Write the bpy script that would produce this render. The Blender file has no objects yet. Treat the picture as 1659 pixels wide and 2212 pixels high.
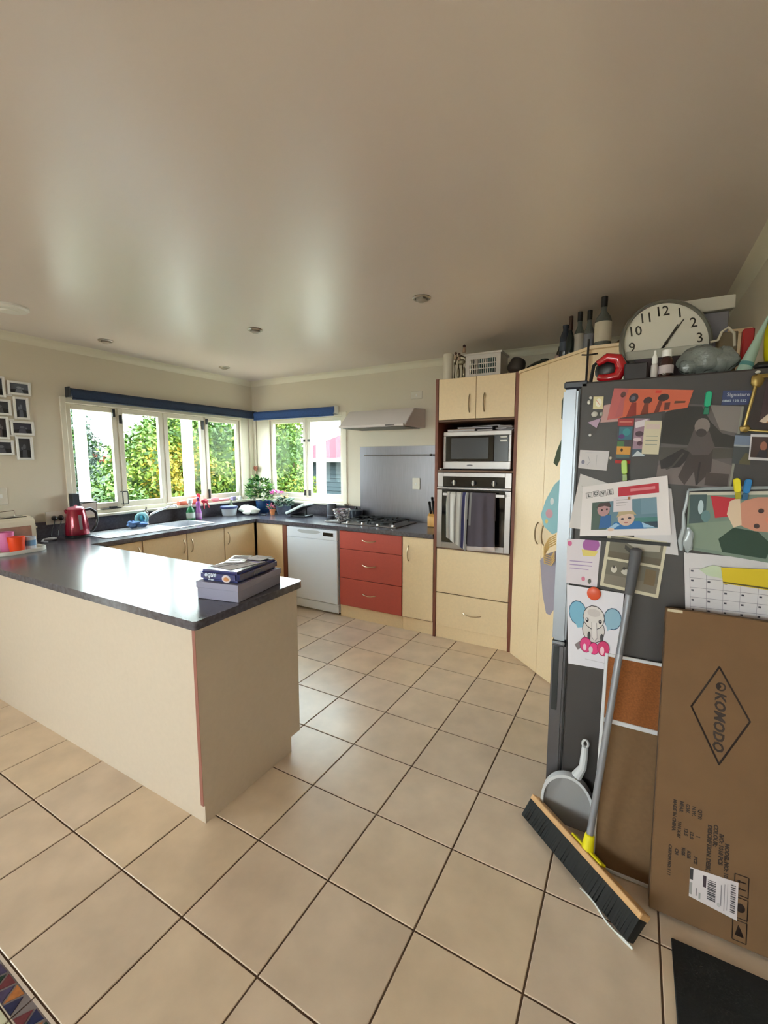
import bpy, bmesh, math, random
from mathutils import Vector, Matrix
random.seed(7)
PI = math.pi
sc = bpy.context.scene
COL = sc.collection

# ---------------------------------------------------------------- camera
cam_d = bpy.data.cameras.new('camera')
cam_d.sensor_fit = 'HORIZONTAL'; cam_d.sensor_width = 36.0; cam_d.lens = 20.63
cam_d.clip_start = 0.02; cam_d.clip_end = 300
cam = bpy.data.objects.new('camera', cam_d); COL.objects.link(cam)
cam.location = (2.722, -0.831, 1.575)
cam.rotation_euler = (math.radians(90 - 6.664), 0, math.radians(29.649))
sc.camera = cam

# ---------------------------------------------------------------- sky, light, exposure
w = bpy.data.worlds.new('sky'); sc.world = w; w.use_nodes = True
wn = w.node_tree.nodes; wl = w.node_tree.links
bg = wn['Background']
tc = wn.new('ShaderNodeTexCoord'); sep = wn.new('ShaderNodeSeparateXYZ'); rp = wn.new('ShaderNodeValToRGB')
rp.color_ramp.elements[0].position = 0.0; rp.color_ramp.elements[0].color = (0.985, 0.985, 0.99, 1)
rp.color_ramp.elements[1].position = 0.5; rp.color_ramp.elements[1].color = (0.80, 0.91, 1.0, 1)
wl.new(tc.outputs['Generated'], sep.inputs[0]); wl.new(sep.outputs['Z'], rp.inputs[0]); wl.new(rp.outputs[0], bg.inputs['Color'])
SKY = 9.0
bg.inputs['Strength'].default_value = SKY

def light(kind, name, loc, rot, energy, color, **k):
    d = bpy.data.lights.new(name, kind); d.energy = energy; d.color = color
    for a, b in k.items(): setattr(d, a, b)
    o = bpy.data.objects.new(name, d); COL.objects.link(o); o.location = loc; o.rotation_euler = rot
    return o
light('SUN', 'sun', (0, 0, 10), (math.radians(38), math.radians(22), math.radians(0)), 3.0, (1.0, 0.95, 0.85), angle=0.02)
# added fill: unseen area lights at the left and rear, behind the camera
light('AREA', 'left_fill_light', (-1.50, -2.75, 1.15), (0, math.radians(-90), 0), 5, (0.99, 0.98, 0.98), shape='RECTANGLE', size=2.0, size_y=0.85)
light('AREA', 'rear_fill_light', (1.2, -5.2, 1.5), (math.radians(90), 0, 0), 6, (0.99, 0.98, 0.98), shape='RECTANGLE', size=2.6, size_y=1.4)
sc.view_settings.view_transform = 'Standard'; sc.view_settings.look = 'None'
sc.view_settings.gamma = 1.0; sc.view_settings.use_curve_mapping = False
sc.view_settings.exposure = 1.14
sc.cycles.max_bounces = 10; sc.cycles.diffuse_bounces = 5; sc.cycles.glossy_bounces = 4
sc.cycles.transparent_max_bounces = 12; sc.cycles.transmission_bounces = 6
sc.cycles.use_denoising = True; sc.cycles.caustics_reflective = False; sc.cycles.caustics_refractive = False
sc.cycles.sample_clamp_indirect = 6.0

# ---------------------------------------------------------------- helpers
def lin(c):
    c = c / 255.0
    return c / 12.92 if c <= 0.04045 else ((c + 0.055) / 1.055) ** 2.4
def rgb(t): return (lin(t[0]), lin(t[1]), lin(t[2]), 1.0)
MATS = {}
def mat(name, c, rough=0.5, metal=0.0, noise=0.0, scale=20.0, bump=0.0, emit=0.0, spec=0.5, coat=0.0, trans=0.0, aniso=None, alpha=1.0):
    if name in MATS: return MATS[name]
    m = bpy.data.materials.new(name); m.use_nodes = True
    nt = m.node_tree; b = nt.nodes['Principled BSDF']
    b.inputs['Base Color'].default_value = rgb(c); b.inputs['Roughness'].default_value = rough
    b.inputs['Metallic'].default_value = metal; b.inputs['Specular IOR Level'].default_value = spec
    b.inputs['Coat Weight'].default_value = coat; b.inputs['Coat Roughness'].default_value = 0.08 if rough < 0.34 else 0.3
    b.inputs['Transmission Weight'].default_value = trans; b.inputs['Alpha'].default_value = alpha
    if emit: b.inputs['Emission Color'].default_value = rgb(c); b.inputs['Emission Strength'].default_value = emit
    if noise or bump:
        t = nt.nodes.new('ShaderNodeTexCoord'); n = nt.nodes.new('ShaderNodeTexNoise')
        n.inputs['Scale'].default_value = scale; n.inputs['Detail'].default_value = 5
        if aniso:
            mp = nt.nodes.new('ShaderNodeMapping'); mp.inputs['Scale'].default_value = aniso
            nt.links.new(t.outputs['Object'], mp.inputs[0]); nt.links.new(mp.outputs[0], n.inputs['Vector'])
        else: nt.links.new(t.outputs['Object'], n.inputs['Vector'])
        if noise:
            r = nt.nodes.new('ShaderNodeValToRGB'); a = [v * (1 - noise) for v in rgb(c)[:3]]; d = [min(1, v * (1 + noise)) for v in rgb(c)[:3]]
            r.color_ramp.elements[0].position = 0.3; r.color_ramp.elements[1].position = 0.7
            r.color_ramp.elements[0].color = (*a, 1); r.color_ramp.elements[1].color = (*d, 1)
            nt.links.new(n.outputs['Fac'], r.inputs[0]); nt.links.new(r.outputs[0], b.inputs['Base Color'])
        if bump:
            bp = nt.nodes.new('ShaderNodeBump'); bp.inputs['Strength'].default_value = bump; bp.inputs['Distance'].default_value = 0.01
            nt.links.new(n.outputs['Fac'], bp.inputs['Height']); nt.links.new(bp.outputs[0], b.inputs['Normal'])
    MATS[name] = m
    return m
def ink(c, rough=0.6):
    return mat('ink_%d_%d_%d' % tuple(c), c, rough)
def glass_mat(name, tint=(255, 255, 255), refl=0.08, rough=0.02):
    if name in MATS: return MATS[name]
    m = bpy.data.materials.new(name); m.use_nodes = True; nt = m.node_tree; nt.nodes.clear()
    o = nt.nodes.new('ShaderNodeOutputMaterial'); mx = nt.nodes.new('ShaderNodeMixShader')
    t = nt.nodes.new('ShaderNodeBsdfTransparent'); g = nt.nodes.new('ShaderNodeBsdfGlossy')
    t.inputs[0].default_value = rgb(tint); g.inputs['Roughness'].default_value = rough; mx.inputs[0].default_value = refl
    nt.links.new(t.outputs[0], mx.inputs[1]); nt.links.new(g.outputs[0], mx.inputs[2]); nt.links.new(mx.outputs[0], o.inputs[0])
    MATS[name] = m
    return m

XF = {}   # object name -> world matrix of the thing it belongs to
def thing(name, label, cat, loc=(0, 0, 0), rz=0.0, group=None):
    o = bpy.data.objects.new(name, None); COL.objects.link(o); o.empty_display_size = 0.05
    o.location = loc; o.rotation_euler = (0, 0, rz)
    o['label'] = label; o['category'] = cat
    if group: o['group'] = group
    XF[o.name] = Matrix.Translation(loc) @ Matrix.Rotation(rz, 4, 'Z')
    return o
def tag(o, label=None, cat=None, group=None, kind=None):
    if label: o['label'] = label
    if cat: o['category'] = cat
    if group: o['group'] = group
    if kind: o['kind'] = kind
    return o
class MB:
    def __init__(s): s.v = []; s.f = []; s.m = []; s.mats = []
    def mi(s, m):
        if m is None: return 0
        if m not in s.mats: s.mats.append(m)
        return s.mats.index(m)
    def add(s, vs, fs, m=None):
        k = len(s.v); s.v += [tuple(v) for v in vs]; i = s.mi(m)
        for f in fs: s.f.append([a + k for a in f]); s.m.append(i)
        return s
    def box(s, x0, x1, y0, y1, z0, z1, m=None, M=None):
        vs = [Vector((x, y, z)) for z in (z0, z1) for y in (y0, y1) for x in (x0, x1)]
        if M: vs = [M @ v for v in vs]
        return s.add(vs, [(0, 2, 3, 1), (4, 5, 7, 6), (0, 1, 5, 4), (2, 6, 7, 3), (0, 4, 6, 2), (1, 3, 7, 5)], m)
    def prism(s, poly, z0, z1, m=None, M=None):
        n = len(poly); a = 0
        for i in range(n): a += poly[i][0] * poly[(i + 1) % n][1] - poly[(i + 1) % n][0] * poly[i][1]
        if a < 0: poly = poly[::-1]
        vs = [Vector((p[0], p[1], z0)) for p in poly] + [Vector((p[0], p[1], z1)) for p in poly]
        if M: vs = [M @ v for v in vs]
        fs = [tuple(range(n))[::-1], tuple(range(n, 2 * n))] + [(i, (i + 1) % n, n + (i + 1) % n, n + i) for i in range(n)]
        return s.add(vs, fs, m)
    def cyl(s, p0, p1, r0, r1=None, n=16, m=None, cap=True):
        r1 = r0 if r1 is None else r1
        p0 = Vector(p0); p1 = Vector(p1); d = (p1 - p0).normalized()
        a = d.orthogonal().normalized(); b = d.cross(a)
        vs = [p0 + (a * math.cos(2 * PI * i / n) + b * math.sin(2 * PI * i / n)) * r0 for i in range(n)]
        vs += [p1 + (a * math.cos(2 * PI * i / n) + b * math.sin(2 * PI * i / n)) * r1 for i in range(n)]
        fs = [(i, (i + 1) % n, n + (i + 1) % n, n + i) for i in range(n)]
        if cap: fs += [tuple(range(n))[::-1], tuple(range(n, 2 * n))]
        return s.add(vs, fs, m)
    def lathe(s, prof, c, n=20, m=None, M=None, sx=1.0, sy=1.0):
        vs = []; fs = []
        for r, z in prof:
            for i in range(n):
                t = 2 * PI * i / n; v = Vector((r * math.cos(t) * sx, r * math.sin(t) * sy, z))
                v = (M @ v) if M else v
                vs.append(v + Vector(c))
        k = len(prof)
        for j in range(k - 1):
            for i in range(n):
                fs.append((j * n + i, j * n + (i + 1) % n, (j + 1) * n + (i + 1) % n, (j + 1) * n + i))
        fs.append(tuple(range(n))[::-1]); fs.append(tuple(range((k - 1) * n, k * n)))
        return s.add(vs, fs, m)
    def tube(s, pts, r, n=8, m=None):
        pts = [Vector(p) for p in pts]; k = len(pts); vs = []; fs = []
        rs = r if isinstance(r, (list, tuple)) else [r] * k
        up = None
        for j, p in enumerate(pts):
            d = (pts[min(j + 1, k - 1)] - pts[max(j - 1, 0)]).normalized()
            if up is None: a = d.orthogonal().normalized()
            else: a = (up - d * up.dot(d)).normalized()
            up = a; b = d.cross(a)
            for i in range(n):
                t = 2 * PI * i / n; vs.append(p + (a * math.cos(t) + b * math.sin(t)) * rs[j])
        for j in range(k - 1):
            for i in range(n): fs.append((j * n + i, j * n + (i + 1) % n, (j + 1) * n + (i + 1) % n, (j + 1) * n + i))
        fs.append(tuple(range(n))[::-1]); fs.append(tuple(range((k - 1) * n, k * n)))
        return s.add(vs, fs, m)
    def blob(s, c, rx, ry, rz, m=None, n=12, k=8, wob=0.0, seed=0, M=None):
        rnd = random.Random(seed); ph = [rnd.uniform(0, 6) for _ in range(6)]
        vs = []; fs = []
        for j in range(k + 1):
            p = PI * j / k
            for i in range(n):
                t = 2 * PI * i / n
                q = 1 + wob * (math.sin(3 * t + ph[0] + 2 * p) + math.sin(5 * p + ph[1] + t) + 0.6 * math.sin(7 * t + ph[2])) / 2
                v = Vector((rx * q * math.sin(p) * math.cos(t), ry * q * math.sin(p) * math.sin(t), -rz * q * math.cos(p)))
                if M: v = M @ v
                vs.append(v + Vector(c))
        for j in range(k):
            for i in range(n): fs.append((j * n + i, j * n + (i + 1) % n, (j + 1) * n + (i + 1) % n, (j + 1) * n + i))
        return s.add(vs, fs, m)
    def build(s, name, mats=None, parent=None, loc=None, bevel=0.0, smooth=True, angle=35, seg=1):
        ms = s.mats if s.mats else (mats if isinstance(mats, list) else [mats])
        me = bpy.data.meshes.new(name)
        T = XF[parent.name] if parent is not None else Matrix.Translation(loc or (0, 0, 0))
        inv = T.inverted()
        me.from_pydata([inv @ Vector(v) for v in s.v], [], s.f)
        for m in ms: me.materials.append(m)
        if len(ms) > 1: me.polygons.foreach_set('material_index', s.m)
        if bevel:
            bm = bmesh.new(); bm.from_mesh(me)
            es = [e for e in bm.edges if len(e.link_faces) == 2 and e.calc_face_angle(0) > 0.6]
            bmesh.ops.bevel(bm, geom=es, offset=bevel, segments=seg, affect='EDGES', clamp_overlap=True)
            bm.to_mesh(me); bm.free()
        if smooth:
            me.shade_smooth(); me.set_sharp_from_angle(angle=math.radians(angle))
        me.update()
        o = bpy.data.objects.new(name, me); COL.objects.link(o)
        if parent is not None: o.parent = parent; XF[o.name] = T
        else: o.location = loc or (0, 0, 0); XF[o.name] = T
        return o
def struct(name, mb, m, parent=None, **k):
    o = mb.build(name, m, parent, **k)
    if parent is None: o['kind'] = 'structure'
    return o
def rot_to(origin, ux, uy, uz):
    M = Matrix((Vector(ux), Vector(uy), Vector(uz))).transposed().to_4x4()
    return Matrix.Translation(origin) @ M
def text(s, body, M, size, m, parent=None, name='lettering', bold=0.0, shear=0.0, ext=0.0004, align='CENTER', loc=None, space=1.0):
    c = bpy.data.curves.new('t', 'FONT'); c.body = body; c.size = size; c.extrude = ext; c.offset = bold * size; c.shear = shear
    c.align_x = align; c.align_y = 'CENTER'; c.resolution_u = 2; c.space_character = space
    o = bpy.data.objects.new('t', c); me = bpy.data.meshes.new_from_object(o)
    bpy.data.objects.remove(o); bpy.data.curves.remove(c)
    s.add([M @ v.co for v in me.vertices], [tuple(p.vertices) for p in me.polygons], m)
    bpy.data.meshes.remove(me)
# print on a flat sheet: corners TL, TR, BR, BL in world space, normal towards the viewer side
def sheet(mb, c, thick, paper, shapes=(), lift=0.0003, back=True):
    TL, TR, BR, BL = [Vector(p) for p in c]
    nrm = (TR - TL).cross(BL - TL); nrm = -nrm.normalized()
    def P(u, v, h): return (TL * (1 - u) + TR * u) * (1 - v) + (BL * (1 - u) + BR * u) * v + nrm * h
    vs = [P(u, v, h) for h in (0, -thick) for (u, v) in ((0, 0), (1, 0), (1, 1), (0, 1))]
    mb.add(vs, [(3, 2, 1, 0), (4, 5, 6, 7), (0, 1, 5, 4), (1, 2, 6, 5), (2, 3, 7, 6), (3, 0, 4, 7)], paper)
    h = lift
    for sh in shapes:
        k = sh[0]; col = sh[-1]; m = ink(col)
        if k == 'r':
            u0, v0, u1, v1 = sh[1:5]; mb.add([P(u0, v0, h), P(u0, v1, h), P(u1, v1, h), P(u1, v0, h)], [(0, 1, 2, 3)], m)
        elif k == 'e':
            cu, cv, ru, rv = sh[1:5]; n = 14
            mb.add([P(cu + ru * math.cos(-2 * PI * i / n), cv + rv * math.sin(-2 * PI * i / n), h) for i in range(n)], [tuple(range(n))], m)
        elif k == 'p':
            mb.add([P(u, v, h) for u, v in sh[1]], [tuple(range(len(sh[1])))], m)
        elif k == 'l':
            pts = sh[1]; wd = sh[2]
            for a, b in zip(pts[:-1], pts[1:]):
                A = P(a[0], a[1], h); B = P(b[0], b[1], h); d = (B - A).normalized().cross(nrm) * wd / 2
                mb.add([A + d, B + d, B - d, A - d], [(0, 1, 2, 3)], m)
        h += 0.00012
    return mb
# shared materials
CREAM = mat('cream_laminate', (240, 216, 178), 0.42, noise=0.03, scale=60)
CREAM_P = mat('peninsula_laminate', (202, 187, 171), 0.45, noise=0.02, scale=40)
BROWN = mat('red_brown_edging', (122, 68, 50), 0.5)
REDF = mat('terracotta_laminate', (190, 84, 74), 0.42, noise=0.03, scale=60)
BENCH = mat('slate_laminate', (74, 72, 82), 0.22, noise=0.35, scale=45, spec=0.75)
BENCHE = mat('slate_edge', (80, 74, 74), 0.3, noise=0.4, scale=60)
WALL = mat('wall_paint', (212, 203, 186), 0.7)
TRIMW = mat('cream_trim_paint', (226, 220, 204), 0.45)
SASH = mat('sash_paint', (226, 220, 206), 0.4)
STEEL = mat('stainless_steel', (150, 144, 142), 0.34, 1.0, noise=0.05, scale=30, aniso=(1, 1, 30))
CHROME = mat('chrome', (225, 225, 228), 0.12, 1.0)
NICKEL = mat('satin_nickel', (196, 176, 146), 0.3, 1.0)
BLACKP = mat('black_plastic', (24, 24, 27), 0.4)
BLACKG = mat('black_glass', (12, 13, 16), 0.06, spec=0.6)
WHITEP = mat('white_plastic', (232, 232, 230), 0.35)
WHITEE = mat('white_enamel', (224, 230, 242), 0.25, coat=0.2)
PAPER = mat('white_paper', (206, 202, 208), 0.75)
CREAMPAPER = mat('cream_paper', (206, 198, 176), 0.75)
DARKGREY = mat('fridge_side_grey', (62, 58, 58), 0.5, bump=0.03, scale=300)
NAVY = mat('navy_blind_fabric', (38, 54, 84), 0.7, noise=0.15, scale=60)
NAVY2 = mat('blue_blind_fabric', (44, 78, 138), 0.7, noise=0.15, scale=60)
# ================================================================ ROOM SHELL
XL, YB, XR, HC, YR = -1.62, 3.36, 3.20, 2.57, -5.4
WT = 0.14
def wall_x(mb, x, ys, zs, holes, t):   # wall in plane x, thickness t (signed), holes (y0,y1,z0,z1)
    y0, y1 = ys; z0, z1 = zs; cur = y0; a, b = min(x, x + t), max(x, x + t)
    for h in sorted(holes):
        mb.box(a, b, cur, h[0], z0, z1); mb.box(a, b, h[0], h[1], z0, h[2]); mb.box(a, b, h[0], h[1], h[3], z1); cur = h[1]
    mb.box(a, b, cur, y1, z0, z1)
mb = MB(); wall_x(mb, XL, (YR, YB + WT), (-0.1, HC + 0.1), [(-3.2, -2.3, 0.0, 2.1), (1.19, 3.26, 1.10, 2.12)], -WT)
struct('wall_left', mb, WALL, smooth=False)
mb = MB()
mb.box(XL, -1.50, YB, YB + WT, -0.1, HC + 0.1); mb.box(-1.50, -0.19, YB, YB + WT, -0.1, 1.10); mb.box(-1.50, -0.19, YB, YB + WT, 2.12, HC + 0.1)
mb.box(-0.19, XR + WT, YB, YB + WT, -0.1, HC + 0.1)
struct('wall_back', mb, WALL, smooth=False)
mb = MB(); mb.box(XR, XR + WT, YR, YB, -0.1, HC + 0.1); struct('wall_right', mb, WALL, smooth=False)
mb = MB(); mb.box(XL, -0.1, YR - WT, YR, -0.1, HC + 0.1); mb.box(-0.1, 2.5, YR - WT, YR, -0.1, 0.8); mb.box(-0.1, 2.5, YR - WT, YR, 2.2, HC + 0.1); mb.box(2.5, XR, YR - WT, YR, -0.1, HC + 0.1)
struct('wall_rear', mb, WALL, smooth=False)
CEILM = mat('satin_ceiling_paint', (220, 209, 206), 0.35, spec=1.0, coat=0.22, bump=0.02, scale=6)
mb = MB(); mb.box(XL - WT, XR + WT, YR - WT, YB + WT, HC, HC + 0.1); struct('ceiling', mb, CEILM, smooth=False)
# cove cornices
def cornice(name, p0, p1, inward):
    p0 = Vector(p0); p1 = Vector(p1); i = Vector(inward); mb = MB(); pr = []
    for a in range(5):
        t = a / 4 * PI / 2; pr.append((0.055 * (1 - math.sin(t)), 0.055 * (1 - math.cos(t))))
    pr = [(0, -0.06)] + [(0.055 - 0.05 * math.cos(PI / 2 * a / 4), -0.055 + 0.05 * math.sin(PI / 2 * a / 4)) for a in range(5)] + [(0.06, 0), (0, 0)]
    vs = [p + i * u + Vector((0, 0, v)) for p in (p0, p1) for u, v in pr]; n = len(pr)
    mb.add(vs, [tuple(range(n)), tuple(range(n, 2 * n))[::-1]] + [(k, n + k, n + (k + 1) % n, (k + 1) % n) for k in range(n)], TRIMW)
    struct(name, mb, TRIMW)
cornice('trim_1', (XL, YR, HC), (XL, YB, HC), (1, 0, 0))
cornice('trim_2', (XL, YB, HC), (XR, YB, HC), (0, -1, 0))
cornice('trim_3', (XR, YR, HC), (XR, YB, HC), (-1, 0, 0))

# floor: sunk grout bed with single tiles
GROUT = mat('brown_grout', (88, 64, 48), 0.8)
mb = MB(); mb.box(XL - WT, XR + WT, YR - WT, YB + WT, -0.1, -0.003)
floor = struct('floor', mb, GROUT, smooth=False)
TILES = []
for k in range(4):
    c = [(221, 199, 177), (224, 202, 178), (218, 197, 176), (223, 200, 174)][k]
    m = bpy.data.materials.new('beige_tile_%d' % k); m.use_nodes = True; nt = m.node_tree; b = nt.nodes['Principled BSDF']
    t = nt.nodes.new('ShaderNodeTexCoord'); oi = nt.nodes.new('ShaderNodeObjectInfo'); ad = nt.nodes.new('ShaderNodeVectorMath'); ad.operation = 'MULTIPLY_ADD'
    n = nt.nodes.new('ShaderNodeTexNoise'); n.inputs['Scale'].default_value = 6; n.inputs['Detail'].default_value = 6
    ad.inputs[1].default_value = (1, 1, 1)
    mul = nt.nodes.new('ShaderNodeMath'); mul.operation = 'MULTIPLY'; mul.inputs[1].default_value = 37.0
    nt.links.new(oi.outputs['Random'], mul.inputs[0]); nt.links.new(t.outputs['Object'], ad.inputs[0]); nt.links.new(mul.outputs[0], ad.inputs[2])
    nt.links.new(ad.outputs[0], n.inputs['Vector'])
    r = nt.nodes.new('ShaderNodeValToRGB'); r.color_ramp.elements[0].position = 0.3; r.color_ramp.elements[1].position = 0.72
    r.color_ramp.elements[0].color = rgb([v * 0.94 for v in c]); r.color_ramp.elements[1].color = rgb([min(255, v * 1.03) for v in c])
    nt.links.new(n.outputs['Fac'], r.inputs[0]); nt.links.new(r.outputs[0], b.inputs['Base Color'])
    b.inputs['Roughness'].default_value = 0.3; b.inputs['Specular IOR Level'].default_value = 0.5
    n2 = nt.nodes.new('ShaderNodeTexNoise'); n2.inputs['Scale'].default_value = 9; bp = nt.nodes.new('ShaderNodeBump'); bp.inputs['Strength'].default_value = 0.12; bp.inputs['Distance'].default_value = 0.004
    nt.links.new(ad.outputs[0], n2.inputs['Vector']); nt.links.new(n2.outputs['Fac'], bp.inputs['Height']); nt.links.new(bp.outputs[0], b.inputs['Normal'])
    TILES.append(m)
TS = 0.36; G = 0.0031
def tile_mesh(k):
    mb = MB(); h = TS / 2 - G; z = 0.0; q = 0.002
    vs = [(-h, -h, -.006), (h, -h, -.006), (h, h, -.006), (-h, h, -.006), (-h, -h, z - q), (h, -h, z - q), (h, h, z - q), (-h, h, z - q), (-h + q, -h + q, z), (h - q, -h + q, z), (h - q, h - q, z), (-h + q, h - q, z)]
    fs = [(0, 1, 5, 4), (1, 2, 6, 5), (2, 3, 7, 6), (3, 0, 4, 7), (4, 5, 9, 8), (5, 6, 10, 9), (6, 7, 11, 10), (7, 4, 8, 11), (8, 9, 10, 11)]
    me = bpy.data.meshes.new('tile'); me.from_pydata(vs, [], fs); me.materials.append(TILES[k]); return me
tms = [tile_mesh(k) for k in range(4)]
rest = MB(); rr = random.Random(3)
for i in range(-5, 9):
    for j in range(-15, 10):
        x0, y0 = i * TS, j * TS
        if y0 < -0.37 and j >= -2: continue
        cx, cy = x0 + TS / 2, y0 + TS / 2
        seen = (j >= -1 and j <= 7) and not (cy > 2.75) and cx < 3.1 and cx > -1.5
        if seen and cx - 2.722 > 0.75 * (cy + 0.83) + 0.1: seen = False
        if seen:
            o = bpy.data.objects.new('tile', tms[rr.randrange(4)]); COL.objects.link(o); o.location = (cx, cy, 0); o.parent = floor
        elif j < -2 or j > 7 or cx >= -1.7:
            h = TS / 2 - G
            x1 = min(cx + h, XR - .001); xx0 = max(cx - h, XL + .001); y1 = min(cy + h, YB - .001)
            if x1 > xx0 and y1 > cy - h: rest.box(xx0, x1, cy - h, y1, -0.006, 0)
o = rest.build('tile_field', TILES[0], floor, smooth=False); o['kind'] = 'stuff'; o['label'] = 'beige floor tiles under the cabinets and behind the viewer'
# mosaic border strip beside the beige tiles, then pale tiles
PALE = mat('pale_tile', (206, 204, 180), 0.3, noise=0.06, scale=20)
EDGEW = mat('pale_border_edge', (212, 196, 184), 0.35)
MOSC = [mat('mosaic_%d' % i, c, 0.2, noise=0.2, scale=80) for i, c in enumerate([(36, 44, 84), (110, 52, 60), (34, 60, 52), (176, 110, 60), (70, 62, 96), (60, 84, 78)])]
MOSG = mat('mosaic_grout', (120, 110, 112), 0.7)
for i in range(0, 8):
    x0 = -0.4695 + i * 0.3475 + 0.002; x1 = x0 + 0.343
    if x1 > XR: break
    b0 = MB(); b0.box(x0, x1, -0.423, -0.3628, -0.004, -0.0012); b0.build('border_tile_base', MOSG, floor, smooth=False)
    e = MB(); e.box(x0, x1, -0.3705, -0.3628, -0.003, 0.0); e.box(x0, x1, -0.423, -0.4205, -0.003, 0.0, EDGEW); e.mats = [EDGEW]; e.m = [0] * len(e.f); e.build('border_tile_edge', EDGEW, floor, smooth=False)
    n = 6; st = (x1 - x0) / n
    for k in range(n):
        for up in (0, 1):
            a = x0 + k * st + (0.0 if up else st / 2); g = 0.006
            if not up and k == n - 1: continue
            tri = [(a + g, -0.419), (a + st - g, -0.419), (a + st / 2, -0.379)] if up else [(a + g, -0.3745), (a + st - g, -0.3745), (a + st / 2, -0.4165)]
            t = MB(); t.prism(tri, -0.003, 0.0002); t.build('mosaic_piece', MOSC[(k * 2 + up + (k // 3) * 1) % 6], floor, smooth=False)
    for j in range(1):
        p = MB(); p.box(x0, x1, -0.72, -0.4265, -0.005, 0); p.build('pale_tile', PALE, floor, bevel=0.0015)

# ---------------------------------------------------------------- windows
GLASS = glass_mat('window_glass', (246, 252, 250), 0.006)
def sash_x(par, y0, y1, z0, z1, x, fw=0.045, dep=0.04, bot=0.055):
    mb = MB(); mb.box(x - dep, x, y0, y0 + fw, z0, z1); mb.box(x - dep, x, y1 - fw, y1, z0, z1); mb.box(x - dep, x, y0 + fw, y1 - fw, z0, z0 + bot); mb.box(x - dep, x, y0 + fw, y1 - fw, z1 - fw, z1)
    f = mb.build('sash', SASH, par, bevel=0.003)
    g = MB(); g.box(x - dep / 2 - .002, x - dep / 2 + .002, y0 + fw, y1 - fw, z0 + bot, z1 - fw); g.build('pane', GLASS, f, smooth=False)
    return f
def sash_y(par, x0, x1, z0, z1, y, fw=0.045, dep=0.04, bot=0.055):
    mb = MB(); mb.box(x0, x0 + fw, y, y + dep, z0, z1); mb.box(x1 - fw, x1, y, y + dep, z0, z1); mb.box(x0 + fw, x1 - fw, y, y + dep, z0, z0 + bot); mb.box(x0 + fw, x1 - fw, y, y + dep, z1 - fw, z1)
    f = mb.build('sash', SASH, par, bevel=0.003)
    g = MB(); g.box(x0 + fw, x1 - fw, y + dep / 2 - .002, y + dep / 2 + .002, z0 + bot, z1 - fw); g.build('pane', GLASS, f, smooth=False)
    return f
mb = MB()   # fixed frame of the four-light window
mb.box(XL - 0.11, XL + 0.012, 1.15, 1.192, 1.085, 2.125); mb.box(XL - 0.11, XL + 0.012, 3.15, 3.27, 1.085, 2.125)
mb.box(XL - 0.11, XL + 0.012, 1.192, 3.15, 2.075, 2.125); mb.box(XL - 0.11, XL + 0.008, 1.192, 3.15, 1.085, 1.118)
for y in (1.645, 2.118, 2.634): mb.box(XL - 0.10, XL - 0.028, y - 0.006, y + 0.006, 1.118, 2.075)
win1 = struct('window_1', mb, TRIMW, bevel=0.003)
win1['label'] = 'four-light cream timber casement window over the sink'
sashes = [sash_x(win1, a, b, 1.122, 2.073, XL - 0.02) for a, b in ((1.196, 1.637), (1.655, 2.110), (2.128, 2.626), (2.644, 3.146))]
mb = MB(); mb.box(XL + 0.0, XL + 0.085, 1.14, 3.28, 1.062, 1.085); s_ = mb.build('window_sill', TRIMW, win1, bevel=0.004)
# stays and catches
def latch_x(y, z0, z1, lever=False, par=win1):
    m = MB()
    if lever:
        m.tube([(XL - .01, y, z0), (XL + .02, y, z0 + .002), (XL + .022, y, z1 - .002), (XL - .01, y, z1)], 0.006, 6)
        m.tube([(XL - .01, y + .05, z0), (XL + .02, y + .05, z0 + .002), (XL + .022, y + .05, z1), (XL - .01, y + .05, z1)], 0.005, 6)
        m.tube([(XL + .02, y, z0), (XL + .02, y + .05, z0)], .006, 6); m.tube([(XL + .02, y, z1), (XL + .02, y + .05, z1)], .006, 6)
    else:
        m.box(XL - .022, XL - .006, y - .012, y + .012, z0, z1)
    m.build('catch', BLACKP, par, bevel=.002)
latch_x(1.625, 1.155, 1.275, True); latch_x(1.61, 1.99, 2.06); latch_x(1.672, 1.93, 2.01); latch_x(2.606, 1.93, 2.03); latch_x(2.665, 1.99, 2.055); latch_x(2.66, 1.13, 1.24)
m = MB(); m.box(XL - .005, XL + .03, 1.42, 1.60, 1.118, 1.126); m.box(XL, XL + .03, 1.50, 1.56, 1.126, 1.14); m.build('stay', BLACKP, win1)
mb = MB()
mb.box(-1.54, -1.335, YB - 0.012, YB + 0.11, 1.085, 2.125); mb.box(-0.205, -0.15, YB - 0.012, YB + 0.11, 1.085, 2.125)
mb.box(-1.335, -0.205, YB - 0.012, YB + 0.11, 2.08, 2.125); mb.box(-1.335, -0.205, YB - 0.008, YB + 0.11, 1.085, 1.118)
mb.box(-0.756, -0.744, YB + .02, YB + .1, 1.118, 2.08)
win2 = struct('window_2', mb, TRIMW, bevel=0.003)
win2['label'] = 'two-light cream timber casement window beside the corner'
sash_y(win2, -1.331, -0.764, 1.122, 2.078, YB + 0.02); sash_y(win2, -0.737, -0.209, 1.122, 2.078, YB + 0.02)
mb = MB(); mb.box(-1.56, -0.13, YB - 0.085, YB, 1.062, 1.085); mb.build('window_sill', TRIMW, win2, bevel=0.004)
for x, z0, z1 in ((-0.785, 1.15, 1.22), (-0.715, 1.15, 1.22), (-0.785, 1.80, 1.83), (-0.715, 1.80, 1.83)):
    m = MB(); m.box(x - .012, x + .012, YB + .004, YB + .02, z0, z1); m.build('catch', BLACKP, win2, bevel=.002)
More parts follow.
